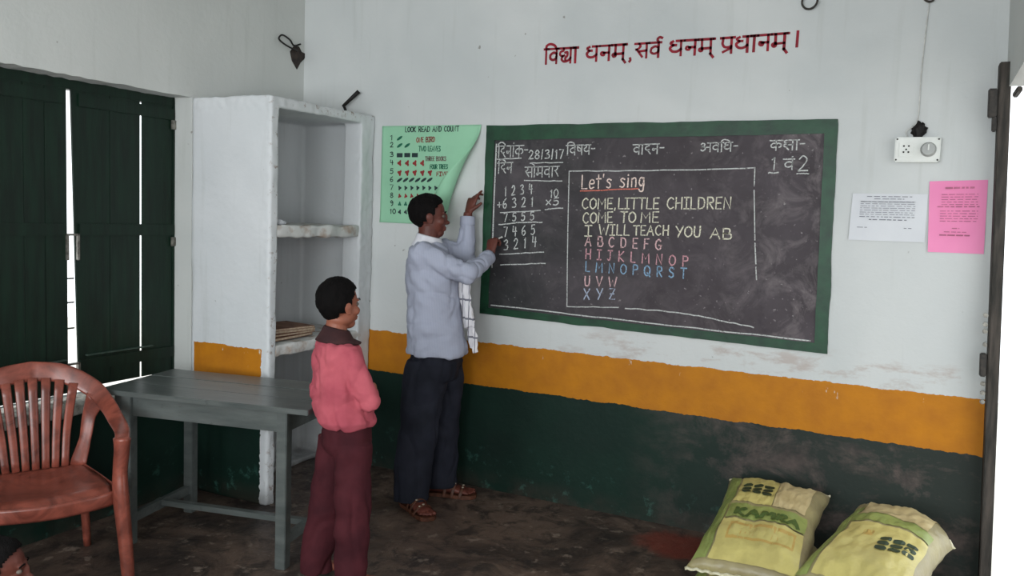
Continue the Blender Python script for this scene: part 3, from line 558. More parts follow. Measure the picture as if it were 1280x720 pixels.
# ================================================================ WALL: slogan, papers, fittings
for i, sp in enumerate(SLOGAN): write('painted_lettering', sp, .013, -.0015, wb, 'dark red painted slogan word' )
bb = thing('blackboard', 'large black chalkboard with dark green border covered in chalk writing', 'blackboard', (0, 0, 0))
I = [(1.391, 2.022), (3.15, 2.045), (3.172, 1.046), (1.388, 1.068)]; O = [(1.336, 2.106), (3.206, 2.112), (3.234, .998), (1.334, 1.03)]
def edge(P, n, amt, sd):
    out = []
    for k in range(4):
        a, b = Vector(P[k]), Vector(P[(k+1) % 4])
        for i in range(n):
            p = a.lerp(b, i/n); q = noise.noise(Vector((p.x*7, p.y*7, sd))); q2 = noise.noise(Vector((p.x*30, p.y*30, sd)))
            c = Vector((2.27, 1.55)); d = (p-c); d = Vector((d.x/1.0, d.y/.6)).normalized()
            out.append(p+d*(amt*q+amt*.4*q2))
    return out
eo = edge(O, 40, .0055, 1); ei = edge(I, 40, .0035, 5)
bm = bmesh.new(); fr = [[bm.verts.new((p.x, y, p.y)) for p in L] for L, y in ((eo, -.0015), (eo, -.009), (ei, -.009), (ei, -.002))]
for a, b in zip(fr, fr[1:]):
    for i in range(160): bm.faces.new((a[i], a[(i+1) % 160], b[(i+1) % 160], b[i]))
obj('border', bm, M['border'], bb)
bm = bmesh.new(); bm.faces.new([bm.verts.new((p.x, -.004, p.y)) for p in [Vector(q) for q in [(1.36, 2.06), (3.18, 2.07), (3.2, 1.02), (1.36, 1.05)]]]); obj('writing_surface', bm, M['board'], bb)
for sp in BOARD_TEXT:
    big = sp[2] != 'chalk_white'
    write('chalk_rule' if sp[0] == 'line' else 'chalk_writing', sp, (.0055 if sp[0] == 'line' else .006 if sp[0] == 'deva' else .0068 if big else .0062), -.0055, bb)
# chalk scuffs along the inner edges
write('chalk_rule', ('line', None, 'chalk_white', [(1.405, 1.085), (1.9, 1.075), (2.6, 1.062), (3.15, 1.055)]), .006, -.0055, bb)
write('chalk_rule', ('line', None, 'chalk_white', [(1.402, 2.0), (1.40, 1.6), (1.402, 1.3)]), .007, -.0055, bb)
# poster with its lower right corner curling off the wall
po = thing('counting_poster', 'mint green counting chart with curled lower right corner, taped to wall', 'poster', (0, 0, 0))
bm = bmesh.new(); x0, x1, z0, z1 = .615, 1.3, 1.53, 2.112; nx, nz = 48, 40
La, Lb = Vector((1.285, 2.115)), Vector((1.05, 1.53)); dd = (Lb-La).normalized(); nn = Vector((-dd.y, dd.x)); 
if nn.x < 0: nn = -nn
R0 = .042; V = []
for i in range(nx+1):
    for j in range(nz+1):
        p = Vector((x0+(x1-x0)*i/nx, z0+(z1-z0)*j/nz)); t_ = (p-La).dot(dd)/(Lb-La).length; bow = .035*math.sin(max(0, min(1, t_))*math.pi)
        s_ = (p-La).dot(nn)+bow; R_ = R0+.02*max(0, 1-t_)
        if s_ > 0: th = s_/R_*(1-.25*min(1, s_/.3)); q = p+nn*(R_*math.sin(th)-s_); y = -.003-R_*(1-math.cos(th))-.012*s_*5*0
        else: q = p; y = -.003
        if j == 0 or p.y < z0+.05: y -= .006*(1+noise.noise(Vector((p.x*8, 0, 0))))*max(0, (z0+.05-p.y)/.05)
        V.append(bm.verts.new((q.x, y, q.y)))
for i in range(nx):
    for j in range(nz): k = i*(nz+1)+j; bm.faces.new((V[k], V[k+nz+1], V[k+nz+2], V[k+1]))
o = obj('paper_sheet', bm, M['poster'], po, None, True); md = o.modifiers.new('t', 'SOLIDIFY'); md.thickness = .0006
for sp in POSTER_TEXT: write('printed_words', sp, .0055 if sp[1].isdigit() or 'LOOK' in sp[1] else .0052, -.0042, po)
icol = ['ink_green', 'ink_green', 'ink_dark', 'ink_red', 'ink_red', 'ink_dark', 'ink_dark', 'ink_red', 'ink_green', 'ink_dark']
for row, x, zc in ICONS:
    bm = bmesh.new(); pts = []; n = 14; a = .021 if row not in (6, 7, 8, 9) else .016
    for k in range(n):
        t = 2*math.pi*k/n
        if row in (0, 1, 5): px_, pz_ = a*1.15*math.cos(t), a*.38*math.sin(t); px_, pz_ = px_*.8-pz_*.6, px_*.5+pz_*.8
        elif row == 2: px_, pz_ = a*math.copysign(1, math.cos(t))*min(1, abs(math.cos(t))*1.6), a*.6*math.copysign(1, math.sin(t))*min(1, abs(math.sin(t))*1.6)
        else: r = a*(.75+.25*math.cos(3*t+row)); px_, pz_ = r*.85*math.cos(t), r*math.sin(t)
        pts.append(bm.verts.new((x+px_, -.0042, zc+pz_)))
    bm.faces.new(pts); obj('printed_picture', bm, M[icol[row]], po)
def paper(name, P, mat, label, lines, ink):
    t = thing(name, label, 'notice', (0, 0, 0)); bm = bmesh.new(); c = [Vector(p) for p in P]; n = 10; V = []
    for i in range(n+1):
        for j in range(n+1):
            a = c[0].lerp(c[1], i/n); b = c[3].lerp(c[2], i/n); p = a.lerp(b, j/n)
            V.append(bm.verts.new((p.x, -.003-.004*(i/n-.5)**2*4*(j/n)-.002*noise.noise(Vector((p.x*9, p.y*9, 3))), p.y)))
    for i in range(n):
        for j in range(n): k = i*(n+1)+j; bm.faces.new((V[k], V[k+1], V[k+n+2], V[k+n+1]))
    obj('sheet', bm, mat, t, None, True)
    bm = bmesh.new()
    for u0, u1, v, wd in lines:
        a = c[0].lerp(c[1], u0).lerp(c[3].lerp(c[2], u0), v); b = c[0].lerp(c[1], u1).lerp(c[3].lerp(c[2], u1), v)
        k = u0; W_ = (b-a).length; x = 0
        while x < W_:    # broken dashes, too small to read as words
            L_ = random.uniform(.008, .03); e = min(x+L_, W_); p = a+(b-a)*(x/W_); q = a+(b-a)*(e/W_)
            bm.faces.new([bm.verts.new(v_) for v_ in ((p.x, -.0085, p.y-wd/2), (q.x, -.0085, q.y-wd/2), (q.x, -.0085, q.y+wd/2), (p.x, -.0085, p.y+wd/2))]); x = e+random.uniform(.004, .009)
    obj('small_print', bm, M[ink], t)['kind'] = 'stuff'
L1 = [(.2, .8, .06, .003), (.3, .7, .11, .003)]+[(.12, .85, .17+.045*i, .0022) for i in range(7)]+[(.12, .85, .17, .003), (.12, .85, .49, .003), (.25, .75, .55, .004), (.1, .25, .72, .003), (.72, .82, .72, .003)]
paper('printed_notice', [(3.294, 1.766), (3.61, 1.77), (3.612, 1.552), (3.29, 1.549)], M['whitepaper'], 'white paper with faint printed table, left of the pink sheet', L1, 'ink_print')
L2 = [(.28, .78, .1, .008)]+[(.22, .85, .19+.035*i, .003) for i in range(5)]+[(.15, .88, .36, .005)]+[(.2, .86, .42+.035*i, .003) for i in range(5)]+[(.42, .55, .66, .004), (.28, .7, .71, .003), (.2, .75, .755, .006)]
paper('pink_notice', [(3.612, 1.828), (3.842, 1.838), (3.85, 1.512), (3.628, 1.51)], M['pinkpaper'], 'bright pink printed sheet stuck to the wall near the door', L2, 'ink_pink_print')
# switchboard
sb = thing('switchboard', 'white electric switchboard with socket and round fan regulator', 'switchboard', (3.552, -.001, 1.967))
bm = bmesh.new(); box(bm, (0, -.02, 0), (.186, .04, .112), None, .006); obj('plate', bm, M['plastic_white'], sb)
bm = bmesh.new(); box(bm, (-.045, -.0415, 0), (.06, .005, .07), None, .002); obj('socket', bm, M['plastic_white'], sb)
bm = bmesh.new()
for x, z in ((-.055, .015), (-.035, .015), (-.055, -.012), (-.035, -.012), (-.045, .0)): box(bm, (x, -.0445, z), (.007, .002, .007))
obj('socket_holes', bm, M['black'], sb)['kind'] = 'stuff'
bm = bmesh.new(); bmesh.ops.create_cone(bm, cap_ends=True, segments=32, radius1=.033, radius2=.026, depth=.026, matrix=Matrix.Translation((.045, -.053, 0)) @ Matrix.Rotation(math.radians(90), 4, 'X')); obj('regulator_knob', bm, M['plastic_grey'], sb)
bm = bmesh.new(); box(bm, (.045, -.0675, .008), (.006, .004, .026), None, .001); obj('pointer', bm, M['plastic_white'], sb)
for x, z in ((-.084, .046), (.084, .046), (-.084, -.046), (.084, -.046)):
    bm = bmesh.new(); bmesh.ops.create_cone(bm, cap_ends=True, segments=10, radius1=.004, radius2=.004, depth=.003, matrix=Matrix.Translation((x, -.0415, z)) @ Matrix.Rotation(math.radians(90), 4, 'X')); obj('screw', bm, M['darkmetal'], sb)
# dark cable knot over the board, cable up the wall, hooks
def blob(name, c, r, mat, label, cat, amp=.35, sc=30, seed=0):
    bm = bmesh.new(); bmesh.ops.create_icosphere(bm, subdivisions=3, radius=1)
    for v in bm.verts: v.co = Vector((v.co.x*r[0], v.co.y*r[1], v.co.z*r[2]))*(1+amp*noise.noise(v.co*2.2+Vector((seed, 0, 0))))
    o = obj(name, bm, mat, None, None, True); o.location = c; return tag(o, label, cat)
blob('wire_bundle', (3.553, -.012, 2.055), (.03, .02, .036), M['black'], 'black knot of taped wires just above the switchboard', 'wires', .5)
bm = bmesh.new(); tube(bm, [(3.51, -.012, 2.022), (3.50, -.02, 2.05), (3.53, -.015, 2.075), (3.545, -.01, 2.12), (3.543, -.008, 2.3), (3.548, -.008, 2.5), (3.553, -.008, 2.62)], .0025, 8, smooth=5)
tag(obj('power_cable', bm, plain('whitewashed_cable', (206, 206, 202), (180, 180, 176), 40, bump=0), None, None, True), 'thin whitewashed cable running up wall above the switchboard', 'cable')
def ring_hook(x, z, r, label, a0=0, a1=6.1):
    bm = bmesh.new(); pts = [(x+r*math.cos(a0+(a1-a0)*i/22), -.02-.006*math.sin(i*.4), z+r*math.sin(a0+(a1-a0)*i/22)) for i in range(23)]
    tube(bm, pts, .005, 8); tube(bm, [(x+r*math.cos(a1), .002, z+r*1.0), (x, -.02, z+r)], .005, 8)
    tag(obj('wire_hook', bm, M['darkmetal'], None, None, True), label, 'hook')
ring_hook(3.045, 2.66, .035, 'dark wire ring hanging at the top of the wall above the slogan end', .8, 6.4)
ring_hook(3.553, 2.645, .024, 'small dark wire loop on the wall where the thin cable ends', 2.5, 7.2)
blob('bare_socket_hole', (3.553, -.006, 2.72), (.035, .012, .012), M['black'], 'dark patch of wiring high on the wall above the small wire loop', 'wiring', .5)
# hole with torn wires on left wall
bm = bmesh.new(); sc_ = lambda q: (-.065+(q[0]+.065)*1.7, 2.545+(q[1]-2.545)*1.15)
P = [sc_(q) for q in [(-.105, 2.56), (-.085, 2.595), (-.06, 2.60), (-.045, 2.575), (-.02, 2.57), (-.03, 2.54), (-.05, 2.515), (-.068, 2.475), (-.095, 2.515)]]
rings(bm, [[Vector((.006, y, z)) for y, z in P], [Vector((-.05, y, z)) for y, z in P]]); 
tag(obj('hole_in_plaster', bm, plain('dark_hole', (62, 50, 44), (26, 22, 20), 30), None), 'dark jagged hole in the plaster high on the left wall, wires above it', 'hole')
bm = bmesh.new(); tube(bm, [(.01, -.075, 2.575), (.03, -.14, 2.575), (.03, -.22, 2.59), (.02, -.255, 2.615), (.03, -.235, 2.64), (.03, -.17, 2.625), (.02, -.12, 2.60), (.02, -.06, 2.62)], .0055, 8, smooth=5)
tag(obj('torn_wires', bm, M['black'], None, None, True), 'loop of black torn wire sticking out above the hole', 'wire')
bm = bmesh.new(); tube(bm, [(.34, -.03, 2.235), (.40, -.05, 2.265), (.455, -.03, 2.32)], [.010, .011, .013], 10, smooth=4); tube(bm, [(.34, .002, 2.2), (.34, -.03, 2.24)], .008, 10)
tag(obj('cable_stub', bm, M['black'], None, None, True), 'short black cable stub poking from wall above the masonry shelf', 'cable')
# ================================================================ TABLE
tb = thing('school_table', 'grey painted wooden table with low stretchers standing under the window', 'table', (.718, -1.30, 0), math.radians(12))
TW, TD, TH = 1.065, .55, .735
for i in range(3):
    bm = bmesh.new(); y = -TD/2+TD/3*i; bx(bm, -TW/2, TW/2, y+.0012, y+TD/3-.0012, TH-.024, TH-(.0 if i != 1 else .001), .003); obj('plank', bm, M['table'], tb)
for s in (-1, 1):
    bm = bmesh.new(); bx(bm, -TW/2+.06, TW/2-.11, s*(TD/2-.05)-.011, s*(TD/2-.05)+.011, TH-.12, TH-.025, .002); obj('apron', bm, M['table'], tb)
    bm = bmesh.new(); bx(bm, s*(TW/2-.135)-.011, s*(TW/2-.135)+.011, -TD/2+.06, TD/2-.06, TH-.12, TH-.025, .002); obj('apron', bm, M['table'], tb)
    for q in (-1, 1):
        bm = bmesh.new(); bx(bm, s*(TW/2-.135)-.025, s*(TW/2-.135)+.025, q*(TD/2-.045)-.025, q*(TD/2-.045)+.025, 0, TH-.025, .003); obj('leg', bm, M['table'], tb)
    bm = bmesh.new(); bx(bm, s*(TW/2-.135)-.014, s*(TW/2-.135)+.014, -TD/2+.05, TD/2-.05, .10, .145, .002); obj('side_stretcher', bm, M['table'], tb)
bm = bmesh.new(); bx(bm, -TW/2+.11, TW/2-.11, -.018, .018, .115, .142, .002); obj('long_stretcher', bm, M['table'], tb)
# ================================================================ CHAIR
ch = thing('plastic_armchair', 'reddish brown marbled plastic armchair beside the grey table', 'chair', (.365, -2.02, 0), math.radians(-26)); ch.scale = (.96, .95, .95)
def grid(bm, f, nu, nv):
    V = [[bm.verts.new(f(i/nu, j/nv)) for j in range(nv+1)] for i in range(nu+1)]
    for i in range(nu):
        for j in range(nv): bm.faces.new((V[i][j], V[i+1][j], V[i+1][j+1], V[i][j+1]))
def seat(u, v):
    x = -.22+.46*u; wv = (.262-.07*(1-u)); y = (v-.5)*2*wv
    r = 1-.12*abs(2*v-1)**4*(u > .5)*(u-.5)*2; x = x+(0 if u < .5 else .03*(1-(2*v-1)**2)*(u-.5)*2)
    z = .43-.022*math.sin(math.pi*min(1, u*1.05))*(1-(2*v-1)**2)-.06*max(0, u-.88)/.12*.5
    return (x, y*r, z)
bm = bmesh.new(); grid(bm, seat, 24, 20); o = obj('seat', bm, M['chair'], ch, None, True); md = o.modifiers.new('t', 'SOLIDIFY'); md.thickness = .007
bm = bmesh.new()   # seat apron
ap = [(-.22, -.19, .405)]+[(-.1, -.215, .4), (.1, -.245, .395), (.2, -.258, .39), (.25, -.19, .385), (.275, 0, .38), (.25, .19, .385), (.2, .258, .39), (.1, .245, .395), (-.1, .215, .4), (-.22, .19, .405)]
tube(bm, ap, [(.006, .034)]*len(ap), 10, side=(0, -1, 0), smooth=4); obj('seat_rim', bm, M['chair'], ch, None, True)
hoop = [(.25, .265, .645), (.17, .285, .665), (.02, .292, .685), (-.12, .285, .725), (-.22, .24, .79), (-.285, .13, .855), (-.305, 0, .875)]
hp = [Vector(p) for p in cr(hoop, 6)]; full = hp+[Vector((p.x, -p.y, p.z)) for p in hp[-2::-1]]
def band(bm, pts, tilt, wd, th):
    R = []; n = len(pts)
    for i, p in enumerate(pts):
        t = (pts[min(i+1, n-1)]-pts[max(i-1, 0)]).normalized(); k = tilt(i/(n-1)); out = Vector((t.y, -t.x, 0)).normalized()
        if out.dot(Vector((p.x-.0, p.y, 0))) < 0: out = -out
        W_ = (out*math.cos(k)+Vector((0, 0, 1))*math.sin(k)); W_ = (W_-t*W_.dot(t)).normalized(); N_ = t.cross(W_)
        R.append(ering(p, W_*wd(i/(n-1))/2, N_*th/2, 16, 3))
    rings(bm, R)
bm = bmesh.new(); band(bm, full, lambda t: math.radians(8+72*math.sin(math.pi*t)**1.5), lambda t: .062+.03*math.sin(math.pi*t)**2, .013); obj('arm_and_back_rail', bm, M['chair'], ch, None, True)
bm = bmesh.new()
for k in range(7):
    a = (k-3)/3; tube(bm, [(-.205, a*.12, .43), (-.235, a*.135, .6), (-.285+.05*a*a*.8, a*.165, .845-.03*a*a)], [(.0165, .004), (.018, .004), (.0205, .004)], 10, side=(0, 1, 0), smooth=4)
    o = obj('slat', bm, M['chair'], ch, None, True); bm = bmesh.new()
bm.free()
for s in (-1, 1):
    bm = bmesh.new(); tube(bm, [(-.2, s*.17, .42), (-.2, s*.205, .55), (-.21, s*.225, .66), (-.19, s*.255, .75)], [(.04, .006), (.028, .006), (.032, .006), (.05, .007)], 12, side=(.5, s*.8, 0), smooth=4); obj('back_stile', bm, M['chair'], ch, None, True)
    bm = bmesh.new()   # front leg running up into the arm post
    tube(bm, [(.285, s*.285, 0), (.265, s*.275, .2), (.245, s*.262, .4), (.235, s*.262, .5), (.24, s*.268, .6), (.235, s*.27, .65)], [(.026, .026), (.032, .03), (.042, .034), (.036, .03), (.038, .032), (.048, .036)], 14, side=(1, 0, 0), smooth=4); obj('front_leg', bm, M['chair'], ch, None, True)
    bm = bmesh.new(); tube(bm, [(-.27, s*.225, 0), (-.245, s*.21, .2), (-.215, s*.19, .42)], [(.022, .017), (.030, .02), (.042, .024)], 14, side=(1, 0, 0), smooth=4); obj('rear_leg', bm, M['chair'], ch, None, True)
# ================================================================ SACKS
def sack(loc, rz, a, b, T, tilt, seed, label, prints, rnd=0):
    t = thing('fertiliser_sack', label, 'sack', loc, rz, 'yellow printed sacks by the door'); t.rotation_euler = (tilt, 0, rz)
    def top(u, v, k=1):
        sh = (max(0, 1-abs(u)**3.2))**.5*(max(0, 1-abs(v)**3.5))**.5
        wr = .010*noise.noise(Vector((u*2.2+seed, v*3, seed)))+.006*noise.noise(Vector((u*7+seed, v*5, 2)))*(1+2*abs(v)**3)+.004*noise.noise(Vector((u*16, v*9, seed)))
        x = a*u*(1-.07*(1-v*v)*abs(u)+.04*v*v)+.01*noise.noise(Vector((v*3, seed, u)))
        v_ = v; rc = (1-rnd*max(0, u)**2.5*(.5+.5*v)) if rnd else 1
        y = b*v*rc*(1-.05*(1-abs(u))**.5*0-.04*(1-u*u)*abs(v))+.012*noise.noise(Vector((u*3, seed+4, v)))
        return Vector((x, y, T*.42+k*(sh*T*(.58 if k > 0 else .40))+wr*(sh*.9+.1)))
    bm = bmesh.new(); nu, nv = 36, 48; V = {}
    for k in (1, -1):
        for i in range(nu+1):
            for j in range(nv+1):
                e = i in (0, nu) or j in (0, nv)
                if k < 0 and e: V[k, i, j] = V[1, i, j]
                else: V[k, i, j] = bm.verts.new(top(-1+2*i/nu, -1+2*j/nv, k))
        for i in range(nu):
            for j in range(nv): bm.faces.new((V[k, i, j], V[k, i+1, j], V[k, i+1, j+1], V[k, i, j+1]))
    obj('sack_body', bm, M['sack'], t, None, True)
    for e in (-1, 1):
        bm = bmesh.new(); P = [top(-1+2*i/40, e*1.0)+Vector((0, e*.006, .003*math.sin(i*1.9))) for i in range(41)]; tube(bm, P, [(.004, .011)]*41, 8, side=(0, 0, 1)); obj('stitched_seam', bm, M['seam'], t, None, True)
    off = 0.0012
    for pr in prints:
        kind = pr[0]; bm = bmesh.new(); off += .0005
        up = Vector((0, 0, off))
        if kind == 'panel':
            _, mat, u0, v0, u1, v1 = pr; grid(bm, lambda p, q: top(u0+(u1-u0)*p, v0+(v1-v0)*q)+up*(1+abs(u0+(u1-u0)*p)**4*2), 30, 30); nm = 'printed_panel'
        elif kind == 'emblem':
            _, mat, u, v, s_, rot = pr; nm = 'emblem'
            for i in range(3):
                for j in range(3):
                    cx, cy = (i-1)*s_*1.12, (j-1)*s_*1.0; pts = []
                    for k in range(14):
                        an = 2*math.pi*k/14; c_, s2 = math.cos(an), math.sin(an); px_ = cx+.5*s_*math.copysign(abs(c_)**.6, c_); py_ = cy+.40*s_*math.copysign(abs(s2)**.6, s2)
                        X_ = px_*math.cos(rot)-py_*math.sin(rot); Y_ = px_*math.sin(rot)+py_*math.cos(rot); pts.append(bm.verts.new(top(u+X_/a, v+Y_/b)+up*1.6))
                    bm.faces.new(pts)
        else:
            _, mat, s, u0, u1, v, h, wd = pr; W_, st = layout('latin', s); nm = 'printed_letters'
            ss = []
            for typ, pts in st:
                q = cr([(x, y, 0) for x, y in pts], 5) if typ == 's' else [p for x in zip(pts, pts[1:]) for p in [Vector((x[0][0]+(x[1][0]-x[0][0])*k/5, x[0][1]+(x[1][1]-x[0][1])*k/5, 0)) for k in range(5)]]+[Vector((pts[-1][0], pts[-1][1], 0))]
                ss.append([((u0+(u1-u0)*p.x/W_)*a, v*b+p.y*h) for p in q])
            flat_strokes(bm, ss, wd, lambda p: top(p.x/a, p.y/b)+up*1.8)
        o = obj(nm, bm, M[mat], t, None, kind == 'panel')
        if kind != 'panel': o['kind'] = 'stuff'
    return t
front = [('panel', 'sack_green', -.93, -.93, -.7, .92), ('panel', 'sack_yellow', -.66, .1, .1, .84), ('panel', 'sack_beige', .12, .1, .78, .8), ('emblem', 'sack_dark', -.28, .44, .044, 0), ('panel', 'sack_green', -.66, -.26, .84, .04),
         ('text', 'sack_lettering', 'KAMRA', -.5, .72, -.22, .062, .017), ('panel', 'sack_yellow', -.66, -.94, .84, -.3), ('panel', 'sack_orange', -.5, -.66, .72, -.36), ('panel', 'sack_yellow', -.46, -.62, .68, -.42)]
sack((3.06, -.60, .0), math.radians(-2), .215, .42, .20, 0, 3, 'yellow printed sack lying underneath the sack with the dark square emblem', [('panel', 'sack_green', -.92, -.93, -.66, .9), ('panel', 'sack_yellow', -.6, -.9, .8, .9)])
sack((3.075, -.56, .215), math.radians(1), .225, .45, .165, math.radians(7), 11, 'yellow sack with dark green emblem of nine blocks, on top of the left pile', front)
back = [('panel', 'sack_green', -.93, -.93, -.7, .6), ('panel', 'sack_beige', -.66, .34, .7, .9), ('panel', 'sack_green', -.68, .12, .85, .32), ('panel', 'sack_yellow', -.64, -.93, .86, .08), ('panel', 'sack_orange', -.3, -.2, -.1, -.08),
        ('emblem', 'sack_dark', .42, -.28, .044, .1)]
sack((3.52, -.62, .0), math.radians(-8), .205, .42, .19, 0, 5, 'yellow printed sack lying lowest at the right, under the round-backed sack', [('panel', 'sack_yellow', -.6, -.9, .8, .9)])
sack((3.545, -.60, .195), math.radians(-12), .208, .46, .20, math.radians(4), 23, 'plump rounded yellow and beige sack at the right, nearest the door', back, .45)
# ================================================================ PEOPLE
UP = Vector((0, 0, 1))
def head_mesh(bm, c, F, s, tilt=0):
    F = (Vector((F[0], F[1], 0)).normalized()*math.cos(tilt)+UP*math.sin(tilt)).normalized(); R_ = F.cross(UP).normalized(); U = R_.cross(F)
    P = lambda f, r, u: Vector(c)+(F*f+R_*r+U*u)*s
    E_ = lambda f, r, u, rad: ell(bm, P(f, r, u), rad, F, s)
    E_(-.012, 0, .022, (.095, .075, .088)); E_(.022, 0, -.028, (.066, .06, .085)); E_(.048, 0, -.092, (.034, .034, .026)); E_(.0, 0, -.07, (.06, .056, .04))
    E_(.088, 0, -.012, (.012, .009, .03)); E_(.096, 0, -.034, (.017, .013, .012)); E_(.09, .011, -.038, (.01, .008, .008)); E_(.09, -.011, -.038, (.01, .008, .008))
    E_(.083, 0, -.062, (.012, .024, .007)); E_(.081, 0, -.073, (.013, .021, .008)); E_(.076, 0, .018, (.013, .045, .01)); 
    for q in (-1, 1):
        E_(.056, q*.04, -.03, (.026, .022, .024)); E_(-.004, q*.078, -.012, (.02, .007, .032)); E_(-.010, q*.083, -.006, (.018, .005, .02)); E_(.002, q*.078, -.036, (.01, .006, .01))
    return P, F, R_, U
def eyes(parent, P, F, s):
    for q in (-1, 1):
        bm = bmesh.new(); ell(bm, P(.071, q*.031, .0), (.0115, .013, .0095), F, s, 16, 10); e = obj('eye', bm, M['eye'], parent, None, True)
        bm = bmesh.new(); ell(bm, P(.0785, q*.031, .0), (.005, .0052, .0052), F, s, 12, 8); obj('iris', bm, M['iris'], e, None, True)
        bm = bmesh.new(); tube(bm, [P(.086, q*.014, .021), P(.087, q*.032, .026), P(.077, q*.05, .02)], [(.002*s, .003*s)]*3, 8, smooth=3); obj('eyebrow', bm, M['hair'], parent, None, True)
def hair(parent, P, s, seed=0, back=-.078, thick=.010, top=.0):
    bm = bmesh.new(); nu, nv = 72, 44; V = {}
    def f(i, j):
        a = 2*math.pi*i/nu; b = math.pi*j/nv; return Vector((math.cos(a)*math.sin(b), math.sin(a)*math.sin(b), math.cos(b)))
    def inside(d):
        x, y, z = d.x*.1, abs(d.y)*.08, d.z*.098+.022
        lim = .052 if z > .062 else (.052-.03*(.062-z)/.06 if z > .0 else (.006 if z > -.03 else -.028))
        if z > .06: lim = .052+(z-.06)*1.2
        if z < back: return False
        return x < lim+.006*noise.noise(d*9+Vector((seed, 0, 0)))
    def pos(d, k): 
        r = 1+k+.05*noise.noise(d*3+Vector((seed, 1, 2)))+.028*noise.noise(d*14+Vector((seed, 0, 3)))
        nar = 1 if d.z > -.3 else 1-.22*(-d.z-.3)
        return P(-.014+d.x*.098*r*nar, d.y*.078*r*nar, .022+d.z*(.093+top)*r)
    for i in range(nu):
        for j in range(nv+1):
            d = f(i, j); V[i, j] = bm.verts.new(pos(d, .085))
    for i in range(nu):
        for j in range(nv):
            if inside(f(i+.5, j+.5)):
                q = [V[i, j], V[i, j+1], V[(i+1) % nu, j+1], V[(i+1) % nu, j]]
                try: bm.faces.new(q)
                except ValueError: pass
    bmesh.ops.delete(bm, geom=[v for v in bm.verts if not v.link_faces], context='VERTS'); bmesh.ops.remove_doubles(bm, verts=bm.verts, dist=.0005)
    o = obj('hair', bm, M['hair'], parent, None, True); md = o.modifiers.new('t', 'SOLIDIFY'); md.thickness = thick*1.4; md.offset = -1
def hand(bm, wrist, D, N, tside, curl, s=1.0, spread=.12, tcurl=.3):
    # D fingers direction, N back of the hand, tside +1/-1 which side the thumb leaves
    D = Vector(D).normalized(); N = Vector(N); N = (N-D*N.dot(D)).normalized(); L = D.cross(N)*tside; w_ = Vector(wrist)
    tube(bm, [w_-D*.015*s, w_+D*.02*s, w_+D*.06*s, w_+D*.088*s], [(.024*s, .018*s), (.031*s, .017*s), (.038*s, .0145*s), (.037*s, .012*s)], 16, side=L)
    for k, (off, ln_, r) in enumerate([(.029, .070, .0088), (.0098, .080, .009), (-.0098, .074, .0086), (-.028, .058, .0076)]):
        p = w_+D*(.082-.006*abs(k-1.2))*s+L*off*s; d = (D+L*(off*spread*30)*.12).normalized(); pts = [p-d*.02*s, p]; ang = 0; c = curl[k] if isinstance(curl, (list, tuple)) else curl
        for q, fr in enumerate((.45, .32, .23)):
            ang += c*(1 if q == 0 else 1.15); dd = d*math.cos(ang)-N*math.sin(ang); pts.append(pts[-1]+dd*ln_*fr*s)
        tube(bm, pts, [r*s, r*s*1.04, r*s, r*s*.93, r*s*.78], 10); ell(bm, pts[-1], (r*.8,)*3, D, s, 10, 8)
    p = w_+D*.022*s+L*.024*s; d = (D*.62+L*.72-N*tcurl).normalized(); pts = [p-d*.012*s, p, p+d*.03*s, p+d*.03*s+(d+D*.4-N*tcurl).normalized()*.032*s]
    tube(bm, pts, [.013*s, .0135*s, .0105*s, .008*s], 10); ell(bm, pts[-1], (.0085,)*3, D, s, 10, 8)
def foot(bm, ankle, D, s=1.0):
    D = Vector((D[0], D[1], 0)).normalized(); Rr = D.cross(UP); a = Vector((ankle[0], ankle[1], 0)); z0 = .022
    R = []
    for f, w_, h in ((-.06, .02, .03), (-.05, .030, .06), (-.02, .034, .085), (.02, .035, .08), (.06, .038, .058), (.10, .044, .042), (.14, .046, .032), (.165, .040, .024)):
        R.append(ering(a+D*f*s+UP*(z0+h*s/2), Rr*w_*s, UP*h*s/2, 16, 2.4))
    rings(bm, R)
    for k, (r, l, q) in enumerate(((-.028, .195, .012), (-.008, .20, .009), (.008, .192, .0085), (.022, .183, .008), (.034, .170, .008))):
        tube(bm, [a+D*.14*s+Rr*r*s+UP*(z0+.014*s), a+D*l*s+Rr*r*1.1*s+UP*(z0+.01*s)], [q*s*1.05, q*s], 10); ell(bm, a+D*l*s+Rr*r*1.1*s+UP*(z0+.01*s), (q, q, q), D, s, 10, 8)
def sandal(parent, ankle, D, s=1.0):
    D = Vector((D[0], D[1], 0)).normalized(); Rr = D.cross(UP); a = Vector((ankle[0], ankle[1], 0)); st = parent
    prof = [(-.078, .012), (-.07, .03), (-.04, .039), (0, .038), (.05, .04), (.10, .05), (.15, .052), (.19, .046), (.212, .026), (.216, .01)]
    out = [a+(D*f+Rr*w_)*s for f, w_ in prof]+[a+(D*f-Rr*w_)*s for f, w_ in prof[::-1]]
    bm = bmesh.new(); rings(bm, [[p+UP*z for p in out] for z in (.002, .006, .022)]); o = obj('sandal', bm, M['leather'], parent)
    for f, w_, h in ((.04, .046, .088), (.085, .052, .07), (.13, .056, .052), (-.055, .038, .075)):
        bm = bmesh.new(); pts = [a+D*(f+.012*math.sin(t))*s+Rr*math.cos(t)*w_*s+UP*(.012+h*s*math.sin(t)) for t in [math.pi*i/14 for i in range(15)]]
        tube(bm, pts, [(.009*s, .003)]*15, 8, side=D); obj('strap', bm, M['leather'], o)
    for f, w_, h, t in ((.085, .054, .072, 1.2), (.13, .058, .055, 1.5), (.13, .058, .055, 1.1), (.04, .048, .09, 1.1)):
        bm = bmesh.new(); ell(bm, a+D*(f+.012)*s+Rr*math.cos(t)*w_*s+UP*(.014+h*s*math.sin(t)), (.007, .007, .004), D, 1, 12, 8); obj('buckle', bm, M['buckle'], o)
